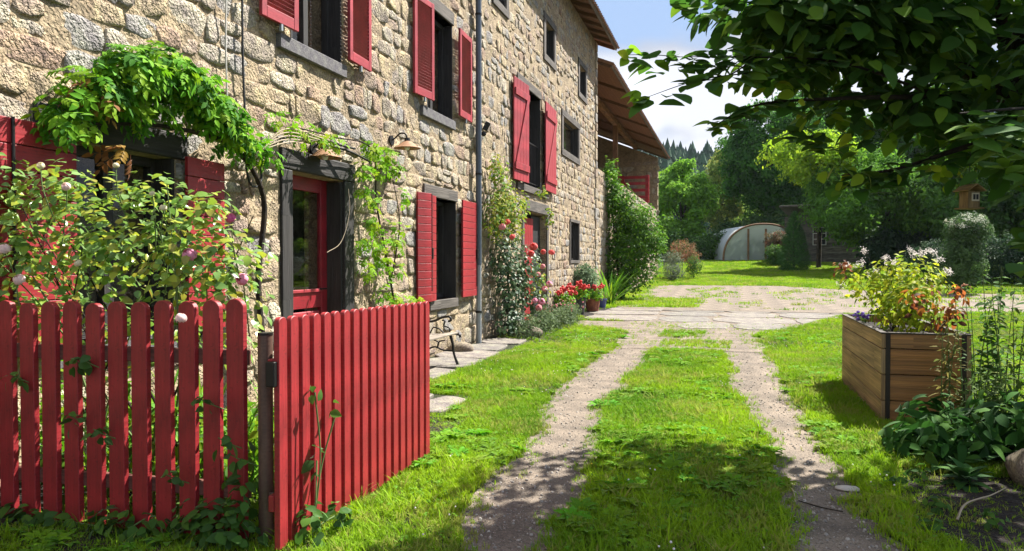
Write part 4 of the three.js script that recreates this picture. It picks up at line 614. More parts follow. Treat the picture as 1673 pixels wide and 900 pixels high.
// plants in the bed behind the fence
function swordClump(label, x, z, n, H, W, cols, seed, cat_ = 'iris', y = hgt(x, z)) {
  const r = rng(seed), t = thing('sword_leaf_plant', label, cat_, [x, y, z]), mats = cols.map(c => leafM(...c, 0.15, 0.4));
  for (let i = 0; i < n; i++) { const h = H * rr(0.65, 1.1, r), w = W * rr(0.8, 1.2, r), g = leafGeo(h, w, { fold: 0.3, curl: rr(0.05, 0.55, r), n: 6, point: 0.5 }); const m = part(t, 'leaf', g, mats[i % mats.length], [rr(-0.12, 0.12, r), 0, rr(-0.12, 0.12, r)]); m.rotation.order = 'YXZ'; m.rotation.set(-rr(0.95, 1.5, r), r() * 6.28, 0); }
}
[[-3.95, -3.75], [-3.55, -3.6], [-3.2, -3.75], [-2.9, -3.55], [-2.78, -3.85], [-3.35, -4.1], [-2.95, -4.3], [-3.75, -4.3]].forEach(([x, z], i) => swordClump(['long leaved lily clump in the sun at the far left end of the fence', 'arching lily clump behind the third fence board', 'tall lily clump behind the middle of the picket fence', 'narrow lily clump close behind the right fence boards', 'lily clump behind the gate post', 'lily clump near the house wall under the rose bush', 'lily clump between the gate and the entrance door', 'lily clump under the rose window shutter'][i], x, z, 26, 0.72, 0.026, GREEN.bright, 700 + i, 'lily'));
function bush(name, label, cat_, pos, lobes, geos, cols, seed, o = {}) {
  const r = rng(seed), b = thing(name, label, cat_, pos); leaves(b, lobeSpots(lobes, r, o), geos, cols, r, o);
  stems(b, [0, 0, 0], lobes.slice(0, 9).map(l => [l[0], l[1], l[2]]), o.bark || M.bark, o.r0 || 0.02, 0.005, o.sag ?? 0.08, r); return b;
}
bush('ground_cover', 'leafy weeds along the foot of the picket fence', 'weeds', [-2.7, 0, -2.98], [[0.3, 0.1, 0.0, 0.28, 0.16, 0.1, 150], [-0.2, 0.06, 0.02, 0.3, 0.1, 0.1, 110], [-0.8, 0.05, 0.03, 0.3, 0.08, 0.1, 90], [0.42, 0.25, 0, 0.08, 0.14, 0.06, 30], [0.0, 0.3, -0.2, 0.5, 0.35, 0.1, 160], [-0.8, 0.3, -0.2, 0.4, 0.35, 0.1, 110]], G.rose, GREEN.mid, 720, { parts: 60, bark: M.greenStem, r0: 0.006 });
bush('gate_weeds', 'leafy sprigs growing between the lower boards of the open gate', 'weeds', [-2.0, 0, -3.2], [[0.02, 0.12, 0.05, 0.12, 0.12, 0.1, 30], [0.06, 0.1, -0.12, 0.1, 0.08, 0.1, 22], [0.0, 0.4, -0.05, 0.03, 0.2, 0.05, 6], [0.01, 0.75, -0.02, 0.03, 0.06, 0.05, 4], [0.02, 0.6, -0.2, 0.03, 0.1, 0.04, 4]], G.rose, GREEN.mid, 721, { parts: 40, bark: M.greenStem, r0: 0.004, sag: 0.03 });
bush('pink_flower_plant', 'pink flowering plant behind the steel gate post', 'flower', [-2.45, 0, -3.9], [[0, 0.5, 0, 0.22, 0.4, 0.2, 220]], G.small, GREEN.bright, 722, { bark: M.greenStem, r0: 0.006 });
{ const t = scene.children[scene.children.length - 1]; for (let i = 0; i < 14; i++) flower(t, [rr(-0.15, 0.2), rr(0.75, 1.02), rr(-0.15, 0.15)], i % 3 ? PK.pink : PK.coral, 0.6); }

bush('bed_shrub', 'bright leafy perennials in the sun behind the left fence boards', 'plant', [-3.45, 0, -3.5], [[-0.45, 0.4, 0, 0.4, 0.4, 0.2, 170], [0.0, 0.45, -0.1, 0.35, 0.4, 0.2, 160], [0.35, 0.35, 0.05, 0.3, 0.35, 0.2, 130]], G.rose.concat(G.small), GREEN.bright, 723, { bark: M.greenStem, r0: 0.006, parts: 80, size: [0.8, 1.3] });
bush('bed_shrub', 'bright leafy perennials in the sun behind the right fence boards', 'plant', [-2.65, 0, -3.45], [[-0.25, 0.35, 0, 0.3, 0.35, 0.18, 130], [0.1, 0.4, -0.05, 0.25, 0.4, 0.18, 130], [0.3, 0.3, -0.1, 0.15, 0.35, 0.15, 60]], G.rose.concat(G.small), GREEN.bright, 724, { bark: M.greenStem, r0: 0.006, parts: 80, size: [0.8, 1.3] });

// ------------------------------------------------------------------ climbers on the house front
{
  const r = rng(610), w = thing('wisteria', 'bushy green wisteria hanging over the shuttered window at the left', 'climber', [-4.12, 2.2, -4.5]);
  const L = [[0.12, 0.12, 0.85, 0.14, 0.16, 0.2, 50], [0.15, 0.32, 0.68, 0.16, 0.16, 0.24, 80], [0.17, 0.5, 0.42, 0.18, 0.17, 0.26, 130], [0.17, 0.6, 0.12, 0.18, 0.18, 0.26, 150], [0.17, 0.54, -0.15, 0.18, 0.18, 0.28, 150], [0.17, 0.42, -0.45, 0.17, 0.16, 0.26, 120], [0.14, 0.28, -0.72, 0.14, 0.14, 0.22, 60], [0.11, 0.2, -0.98, 0.1, 0.1, 0.16, 22], [0.1, 0.2, -1.3, 0.08, 0.12, 0.14, 18], [0.14, 0.3, 0.25, 0.1, 0.14, 0.4, 60]];
  leaves(w, lobeSpots(L, r), G.wist, [[0.10, 0.30, 0.010], [0.15, 0.35, 0.012], [0.05, 0.17, 0.014], [0.21, 0.37, 0.014]], r, { parts: 260, droop: 0.6, mat: [0.08, 0.42] });
  leaves(w, lobeSpots([[0.15, 0.32, 0.68, 0.12, 0.12, 0.12, 16], [0.2, -0.05, 0.5, 0.08, 0.06, 0.1, 6]], r), G.wist, [[0.34, 0.20, 0.03], [0.25, 0.10, 0.035]], r, { parts: 22, droop: 0.8 });
  part(w, 'stem', tube([[0.12, -1.9, -1.2], [0.06, -1, -1.15], [0.08, -0.2, -1.2], [0.1, 0.15, -0.8], [0.12, 0.2, 0], [0.12, 0.1, 0.7]], [0.03, 0.028, 0.026, 0.022, 0.016, 0.01], 7, 40), M.bark);
  for (let i = 0; i < 5; i++) part(w, 'dry_stem', tube([[0.1, 0.1, -0.9 - i * 0.05], [0.16, 0.28 + 0.03 * i, -1.35], [0.12, 0.38 + 0.02 * i, -1.8 - 0.12 * i]], 0.006, 5, 16), M.paleStem);
  const v = thing('door_vine', 'light green vine climbing the wall right of the entrance door', 'climber', [-4.14, 0, -8.3]);
  const C = [[2.68, 6.25, 16], [2.7, 6.69, 14], [2.69, 6.99, 12], [2.74, 7.75, 26], [2.7, 8.22, 26], [2.55, 8.0, 24], [2.47, 7.6, 18], [2.57, 8.39, 22], [2.22, 7.65, 14], [2.1, 7.8, 12], [2.25, 8.66, 10], [1.85, 7.9, 20], [1.61, 8.39, 20], [1.63, 7.6, 18], [1.6, 7.95, 20], [1.81, 8.56, 10], [1.32, 7.7, 16], [1.39, 8.05, 14], [1.31, 8.45, 14], [1.05, 8.1, 18], [0.92, 8.5, 20], [0.86, 8.9, 22], [2.72, 5.95, 14]];
  leaves(v, lobeSpots(C.map(([y, u, n]) => [0.1, y, 8.3 - u, 0.1, 0.13, 0.19, n]), r), G.wist, [[0.17, 0.37, 0.012], [0.22, 0.40, 0.014], [0.12, 0.30, 0.012], [0.28, 0.39, 0.02]], r, { parts: 300, droop: 0.7, size: [0.6, 1.0], mat: [0.06, 0.45] });
  part(v, 'stem', tube([[0.1, 0, -0.35], [0.05, 0.8, -0.2], [0.07, 1.5, 0.1], [0.05, 2.1, 0.3], [0.08, 2.7, 0.45], [0.1, 2.72, 1.4], [0.1, 2.7, 2.1]], [0.018, 0.016, 0.014, 0.012, 0.01, 0.008, 0.006], 6, 60), M.bark); part(v, 'stem', tube([[0.05, 1.2, -0.1], [0.09, 1.9, -0.25], [0.06, 2.5, -0.1]], [0.01, 0.008, 0.005], 6, 20), M.bark);
  part(v, 'tendril', tube([[0.12, 1.5, 1.55], [0.16, 1.6, 1.35], [0.16, 1.95, 1.15], [0.12, 2.2, 1.1]], [0.004, 0.004, 0.003], 5, 20), M.paleStem);
}
{
  const r = rng(620), b = thing('climbing_rose', 'tall climbing rose with coral and pink blooms beside the downpipe', 'rose bush', [-4.0, 0, -13.3]);
  leaves(b, lobeSpots([[0.05, 1.5, 0.5, 0.3, 0.6, 0.55, 420], [0.1, 0.9, 0.2, 0.35, 0.6, 0.7, 460], [0.15, 1.3, -0.5, 0.35, 0.5, 0.6, 330], [0.2, 0.7, -0.9, 0.32, 0.45, 0.5, 220], [0.1, 0.3, 0.3, 0.3, 0.3, 0.8, 260]], r), G.rose, [[0.045, 0.09, 0.035], [0.06, 0.115, 0.04], [0.04, 0.08, 0.04], [0.08, 0.13, 0.05]], r, { parts: 200, size: [0.9, 1.5], mat: [0.5, 0.3] });
  leaves(b, lobeSpots([[0, 2.2, 0.9, 0.22, 0.5, 0.45, 330], [0.02, 2.6, 0.5, 0.22, 0.45, 0.55, 330], [0.05, 2.2, 0.1, 0.28, 0.5, 0.55, 330], [0, 3.05, 0.8, 0.15, 0.3, 0.4, 110], [0.05, 2.5, -0.6, 0.15, 0.3, 0.4, 90], [0.1, 2.9, -2.0, 0.1, 0.15, 0.4, 40], [0.1, 2.4, -2.6, 0.1, 0.3, 0.3, 60], [0.2, 1.0, -1.3, 0.25, 0.5, 0.4, 120]], r), G.rose, GREEN.yellow.concat([[0.09, 0.19, 0.03]]), r, { parts: 100, size: [0.8, 1.4] });
  for (let i = 0; i < 9; i++) part(b, 'pale_cane', tube([[-0.1, rr(1.6, 2), rr(0.2, 1.2, r)], [-0.08, 2.5, rr(0.0, 1.0, r)], [-0.1, rr(2.9, 3.4, r), rr(-0.6, 0.6, r)]], 0.008, 5, 12), M.paleStem);
  stems(b, [0, 0, 0], [[0, 2.4, 0.8], [0.05, 2.2, 0.2], [0.1, 1.8, -0.4], [0.15, 1.2, -0.8], [0, 1.6, 0.9]], M.bark, 0.02, 0.006, 0.1, r);
  for (const [x, y, z, k, s] of [[-3.7, 1.83, -12.43, 'coral', 1.3], [-3.65, 1.68, -13.67, 'coral', 1.9], [-3.65, 1.6, -14.43, 'coral', 1.3], [-3.6, 1.55, -13.3, 'coral', 1.5], [-3.6, 1.58, -14.89, 'coral', 1.6], [-3.6, 0.93, -14.73, 'pink', 1.7], [-3.6, 0.85, -14.3, 'soft', 1.5], [-3.6, 0.65, -13.58, 'pink', 1.3], [-3.6, 0.61, -14.04, 'pink', 1.8], [-3.58, 0.5, -13.8, 'soft', 1.6], [-3.85, 2.1, -12.6, 'coral', 1.3], [-3.85, 2.0, -12.3, 'soft', 1.5], [-3.6, 1.3, -14.2, 'soft', 1.3], [-3.62, 1.15, -13.9, 'soft', 1.2]]) flower(b, [x + 4.0, y, z + 13.3], PK[k], s * 1.25);
}
bush('low_shrub', 'low grey green shrub with small pink flowers along the wall bed', 'shrub', [-3.6, 0, -14.6], [[0, 0.18, 1.6, 0.35, 0.25, 0.6, 150], [0.05, 0.22, 0.8, 0.35, 0.28, 0.6, 170], [0.1, 0.25, -0.1, 0.4, 0.3, 0.6, 180], [0.1, 0.25, -1.0, 0.38, 0.3, 0.6, 150], [0.05, 0.2, -1.9, 0.35, 0.28, 0.6, 120]], G.tiny, [[0.10, 0.15, 0.06], [0.13, 0.18, 0.07], [0.08, 0.12, 0.05]], 631, { size: [1, 1.8] });
{ const t = scene.children[scene.children.length - 1]; for (let i = 0; i < 40; i++) flower(t, [rr(-0.2, 0.4), rr(0.35, 0.55), rr(-2.2, 0.6)], PK.soft, rr(0.3, 0.6)); }
bush('tall_climber', 'tall leafy bush growing up the house corner beside the balcony', 'bush', [-3.75, 0, -26.2], [[-0.35, 4.4, 0.3, 0.32, 0.7, 0.4, 120], [-0.2, 3.6, 0.1, 0.6, 0.6, 0.6, 260], [0.2, 3.0, -0.2, 0.9, 0.7, 0.8, 420], [0.55, 2.5, -0.4, 0.95, 0.7, 0.8, 420], [0.0, 2.0, 0, 1.0, 0.8, 0.8, 460], [0.4, 1.3, -0.2, 1.0, 0.9, 0.8, 460], [-0.1, 0.8, 0.2, 0.8, 0.8, 0.8, 320], [0.9, 2.0, -0.6, 0.7, 0.5, 0.6, 220]], [clump(6, 0.1, leafGeo(0.10, 0.055, { n: 3 }), 31), clump(5, 0.09, leafGeo(0.11, 0.05, { n: 3 }), 32)], [[0.10, 0.25, 0.014], [0.14, 0.29, 0.016], [0.07, 0.18, 0.016], [0.055, 0.13, 0.018]], 632, { r0: 0.06, sag: 0.15 });

// ------------------------------------------------------------------ potted plants and beds by the wall
const gerFl = cat(...[0, 1, 2, 3, 4, 5, 6].map(i => moved(new THREE.SphereGeometry(0.022, 6, 4), 0.03 * Math.cos(i), 0.02 * Math.sin(i * 2), 0.03 * Math.sin(i))));
[['red geranium with fresh green leaves in the black pot', -3.86, 0.44, -18.95], ['red geranium in the terracotta pot', -3.74, 0.37, -20.4], ['red geranium in the half hidden green pot', -4.0, 0.34, -17.9]].forEach(([l, x, y, z], i) => { const t = bush('geranium', l, 'geranium', [x, y, z], [[0, 0.14, 0, 0.3, 0.2, 0.3, 150], [0.12, 0.08, 0.1, 0.2, 0.12, 0.2, 60]], [leafGeo(0.07, 0.08, { n: 3, curl: 0.2 })], GREEN.bright, 640 + i, { bark: M.greenStem, r0: 0.006 }); for (let k = 0; k < 9; k++) flower(t, [rr(-0.24, 0.28), rr(0.24, 0.42), rr(-0.2, 0.28)], PK.red, rr(1.0, 1.9), 'flower', gerFl); });
bush('leafy_plant', 'blue green leafy perennial against the wall behind the pots', 'plant', [-4.0, 0, -20.9], [[0, 0.75, 0, 0.35, 0.5, 0.55, 320], [0.05, 1.0, 0.6, 0.3, 0.35, 0.45, 180]], [clump(6, 0.06, leafGeo(0.11, 0.035, { n: 3 }), 41)], [[0.12, 0.19, 0.10], [0.10, 0.17, 0.08], [0.15, 0.21, 0.11]], 650, { bark: M.greenStem });
swordClump('arching iris clump growing right of the flower pots', -3.72, -23.2, 46, 1.25, 0.055, GREEN.bright, 651, 'iris');
swordClump('dry grass tuft between the pots and the iris', -3.85, -22.2, 40, 0.6, 0.02, [[0.25, 0.22, 0.10], [0.2, 0.2, 0.08]], 652, 'grass tuft');
const feather = [clump(8, 0.09, leafGeo(0.09, 0.03, { n: 2 }), 51), clump(8, 0.1, leafGeo(0.08, 0.035, { n: 2 }), 52)];
bush('red_shrub', 'shrub with rust red seed heads beside the barn corner', 'shrub', [-2.7, hgt(0, -43), -42.5], [[0, 1.5, 0, 0.85, 0.7, 0.8, 300], [0.6, 1.1, 0, 0.5, 0.7, 0.6, 140]], feather, [[0.30, 0.13, 0.07], [0.26, 0.16, 0.07], [0.16, 0.18, 0.06], [0.33, 0.17, 0.10]], 660);
bush('grey_shrub', 'grey green lavender like shrub at the foot of the barn corner', 'shrub', [-2.95, hgt(0, -39.5), -39.5], [[0, 0.5, 0, 0.65, 0.45, 0.6, 240]], feather, GREEN.grey, 661); bush('green_shrub', 'dark green rounded shrub between the grey shrub and the lawn', 'shrub', [-2.0, hgt(0, -41), -41], [[0, 0.75, 0, 0.5, 0.6, 0.5, 220]], feather, GREEN.mid, 662); bush('silver_shrub', 'silvery shrub below the rust red seed heads', 'shrub', [-3.1, hgt(0, -42), -41.2], [[0, 1.0, 0, 0.6, 0.6, 0.5, 220]], feather, [[0.18, 0.21, 0.14], [0.14, 0.19, 0.11]], 663);

// ------------------------------------------------------------------ shrub in the planter
{
  const r = rng(670), b = thing('flowering_shrub', 'yellow green shrub with pale flower heads and bronze tips growing in the planter', 'shrub', [1.57, 0.72, -8.05]);
  leaves(b, lobeSpots([[0, 0.25, 0.5, 0.28, 0.25, 0.4, 330], [0.02, 0.25, -0.2, 0.28, 0.25, 0.5, 330], [0.1, 0.42, 0.45, 0.28, 0.25, 0.4, 300], [-0.1, 0.45, -0.1, 0.3, 0.25, 0.4, 280], [0.1, 0.6, 0.0, 0.32, 0.18, 0.4, 180], [-0.3, 0.5, -0.5, 0.25, 0.2, 0.3, 80]], r), G.small, [[0.34, 0.40, 0.02], [0.40, 0.43, 0.025], [0.26, 0.36, 0.02], [0.17, 0.28, 0.02]], r, { parts: 260, size: [0.9, 1.5], mat: [0.15, 0.5] });
  leaves(b, lobeSpots([[-0.42, 0.62, -0.6, 0.1, 0.1, 0.15, 26], [0.25, 0.22, 0.85, 0.15, 0.15, 0.2, 70], [0.3, 0.42, 0.9, 0.1, 0.1, 0.1, 24], [0, 0.35, 0.9, 0.2, 0.15, 0.15, 50]], r), G.small, [[0.40, 0.17, 0.03], [0.32, 0.10, 0.03], [0.12, 0.05, 0.03]], r, { parts: 40, size: [0.9, 1.5], mat: [0.15, 0.5] });
  const head = clump(26, 0.035, leafGeo(0.012, 0.012, { n: 2 }), 61);
  for (const [x, y, z] of [[1.33, 1.51, -8.33], [1.5, 1.42, -8.18], [1.81, 1.51, -8.06], [1.9, 1.42, -7.88], [1.7, 1.51, -8.34], [1.15, 1.35, -8.69], [1.27, 1.39, -8.52], [1.6, 1.27, -8.1], [1.69, 1.3, -8.02], [1.93, 1.33, -7.78], [1.12, 1.15, -8.68], [1.75, 1.47, -8.2], [1.86, 1.49, -8.0], [1.55, 1.36, -8.3], [1.4, 1.28, -8.4], [1.62, 1.4, -8.3], [1.8, 1.2, -7.9]]) { for (let k = 0; k < 3; k++) flower(b, [x - 1.57 + rr(-0.05, 0.05), y - 0.72 + rr(-0.03, 0.03), z + 8.05 + rr(-0.05, 0.05)], PK.white, rr(0.8, 1.3), 'flower_head', head); stems(b, [rr(-0.1, 0.1), 0, rr(-0.3, 0.3)], [[x - 1.57, y - 0.72, z + 8.05]], M.bark, 0.005, 0.002, 0.05, r); }
  const p = thing('violet', 'small violet flowers in the far left corner of the planter', 'flower', [1.33, 0.73, -8.5]); leaves(p, lobeSpots([[0, 0.06, 0, 0.08, 0.06, 0.25, 60]], r), G.small, GREEN.mid, r, { size: [0.5, 0.8] }); for (let i = 0; i < 16; i++) flower(p, [rr(-0.08, 0.05), rr(0.07, 0.13), rr(-0.28, 0.28)], PK.violet, rr(0.4, 0.65));
}

// ------------------------------------------------------------------ shaded bed at the right
function stemPlant(name, label, x, z, n, H, leaf, cols, seed, { lean = 0.12, step = 0.055, spread = 0.16, whorl = 3, parts = true, stem = M.greenStem } = {}) {
  const r = rng(seed), t = thing(name, label, 'plant', [x, 0, z]), spots = [];
  for (let i = 0; i < n; i++) { const bx = rr(-spread, spread, r), bz = rr(-spread, spread, r), tx = bx + rr(-lean, lean, r), tz = bz + rr(-lean, lean, r), h = H * rr(0.75, 1.1, r); part(t, 'stem', tube([[bx, 0, bz], [lerp(bx, tx, 0.4), h * 0.5, lerp(bz, tz, 0.4)], [tx, h, tz]], [0.006, 0.005, 0.002], 5, 10), stem); for (let y = 0.12 + 0.1 * r(); y < h; y += step * rr(0.6, 2.0, r)) { const k = y / h, px = lerp(bx, tx, k * k), pz = lerp(bz, tz, k * k), a0 = r() * 6; for (let q = 0; q < whorl; q++) { const a = a0 + q * 6.283 / whorl + rr(-0.5, 0.5, r); if (r() < 0.2) continue; spots.push([V(px + Math.cos(a) * 0.01, y, pz + Math.sin(a) * 0.01), a, (1.15 - 0.6 * k) * rr(0.7, 1.3, r)]); } } }
  const mats = cols.map(c => leafM(...c, 0.06, 0.45)); const L = spots.map(([p, a, s], i) => ({ p, a, s })); L.slice(0, parts ? 300 : 0).forEach((l, i) => { const m = part(t, 'leaf', leaf, mats[i % mats.length], [l.p.x, l.p.y, l.p.z]); m.rotation.order = 'YXZ'; m.rotation.set(-0.55 + 1.1 * r(), l.a, rr(-0.5, 0.5, r)); m.scale.setScalar(l.s); }); const rest = L.slice(parts ? 300 : 0).map(l => [new THREE.Matrix4().compose(l.p, new THREE.Quaternion().setFromEuler(new THREE.Euler(-0.25 + 0.5 * r(), l.a, 0, 'YXZ')), V(l.s, l.s, l.s)), palette(cols)(r)]); if (rest.length) instanced('foliage', leaf, leafM(1, 1, 1, 0.15, 0.45), rest, t); return t;
}
const narrow = leafGeo(0.12, 0.034, { n: 3, curl: 0.35 }), ovalL = leafGeo(0.11, 0.06, { n: 4, curl: 0.25 });
stemPlant('tall_weed', 'tall leafy stems standing right beside the planter box', 2.08, -7.15, 8, 1.3, ovalL, GREEN.mid, 801); stemPlant('tall_weed', 'dense upright weeds at the right edge behind the big leaves', 2.3, -6.5, 12, 1.2, narrow, [[0.13, 0.20, 0.03], [0.10, 0.17, 0.03], [0.17, 0.22, 0.04]], 802, { spread: 0.25, step: 0.045 }); stemPlant('tall_weed', 'thin yellowing stem plant in front of the planter end', 1.66, -6.55, 3, 0.92, narrow, [[0.20, 0.18, 0.05], [0.12, 0.15, 0.04]], 803, { spread: 0.07, step: 0.035 }); stemPlant('tall_weed', 'dark slim stem plant against the planter front', 1.82, -6.6, 2, 1.0, leafGeo(0.05, 0.022, { n: 3 }), GREEN.mid, 804, { spread: 0.05, step: 0.04 }); stemPlant('tall_weed', 'tall stems with round leaves at the far right edge', 2.55, -7.2, 8, 1.35, ovalL, GREEN.mid, 805, { spread: 0.25 });
stemPlant('tall_weed', 'short dense weeds between the planter and the big leaved clump', 2.0, -6.3, 14, 0.62, narrow, [[0.10, 0.17, 0.03], [0.07, 0.13, 0.03]], 806, { spread: 0.28, step: 0.04 });
function rosette(label, x, z, n, s, cols, seed, y = 0) { const r = rng(seed), t = thing('broad_leaf_plant', label, 'plant', [x, y, z]), mats = cols.map(c => leafM(...c, 0.08, 0.3)); for (let i = 0; i < n; i++) { const k = i / n, m = part(t, 'leaf', G.host[i % 2], mats[i % mats.length], [rr(-0.03, 0.03, r), 0.02 + 0.05 * k, rr(-0.03, 0.03, r)]); m.rotation.order = 'YXZ'; m.rotation.set(-lerp(0.35, 1.25, k) + rr(-0.15, 0.15, r), i * 2.4 + rr(-0.3, 0.3, r), 0); m.scale.setScalar(s * rr(0.75, 1.15, r)); } }
const HC = [[0.03, 0.10, 0.016], [0.04, 0.125, 0.018], [0.022, 0.075, 0.014], [0.06, 0.15, 0.02]];
[[1.42, -5.55, 1.2, 'large broad leaved clump in front of the planter corner'], [1.68, -5.7, 1.35, 'tallest broad leaved clump in the shaded bed'], [1.95, -5.75, 1.3, 'broad leaved clump at the right picture edge above the boulder'], [1.5, -6.05, 1.1, 'broad leaved clump touching the planter end'], [1.8, -6.1, 1.3, 'broad leaved clump under the tall weeds'], [1.25, -5.85, 0.85, 'small broad leaved clump at the grass edge by the planter'], [1.4, -5.15, 0.9, 'broad leaved clump overhanging the bare soil'], [2.1, -5.4, 1.2, 'broad leaved clump behind the brown boulder']].forEach(([x, z, s, l], i) => rosette(l, x, z, 22, s * 0.78, HC, 820 + i));
bush('comfrey', 'dark leafy perennials filling the shaded bed in front of the planter', 'plant', [1.6, 0, -5.9], [[-0.2, 0.2, 0.3, 0.3, 0.2, 0.3, 90], [0.2, 0.28, 0.1, 0.35, 0.25, 0.35, 130], [-0.15, 0.22, -0.3, 0.3, 0.2, 0.3, 90], [0.5, 0.3, 0.1, 0.3, 0.28, 0.4, 120], [-0.35, 0.12, 0.0, 0.22, 0.12, 0.3, 70]], [leafGeo(0.14, 0.062, { n: 5, curl: 0.4, fold: 0.2 }), leafGeo(0.11, 0.05, { n: 5, curl: 0.3, fold: 0.25 })], HC, 850, { parts: 200, bark: M.greenStem, r0: 0.006, mat: [0.03, 0.35] });
[[1.1, -4.55], [1.0, -4.2], [1.3, -4.35], [1.15, -5.2], [0.98, -5.0]].forEach(([x, z], i) => bush('small_weed', ['small round leaved weed on the bare soil near the stick', 'small leafy weed beside the right wheel track at the bottom', 'low weed at the bottom right corner', 'leafy weed between the broad leaves and the track', 'small weed by the flat pale stone'][i], 'weed', [x, 0, z], [[0, 0.06, 0, 0.09, 0.06, 0.09, 24]], G.small, GREEN.mid, 840 + i, { parts: 24, bark: M.greenStem, r0: 0.003, sag: 0.02, size: [0.7, 1.2] }));
structure('soil_bed', (() => { const g = sheet(range(0.9, 2.6, 0.06), range(-3, -5.5, -0.06), (x, z) => 0.004 + 0.03 * fbm(x * 7, z * 7, 3, 0, 66) * smooth(0.9, 1.1, x + 0.2 * (fbm(x * 3, z * 3, 2, 0, 4) - 0.5)) - 0.02 * (1 - smooth(0.95, 1.15, x + 0.25 * (fbm(x * 3, z * 3, 2, 0, 4) - 0.5)))); return g; })(), M.soil);
structure('wall_bed', sheet(range(-4.22, -3.3, 0.1), range(-12.8, -23.5, -0.2), (x, z) => 0.006 + 0.03 * fbm(x * 5, z * 5, 3, 0, 67) - 0.04 * smooth(-3.6, -3.3, x)), M.soil);
structure('rose_bed', sheet(range(-4.22, -2.2, 0.1), range(-2.2, -6.0, -0.1), (x, z) => 0.008 + 0.04 * fbm(x * 5, z * 5, 3, 0, 68)), M.soil);

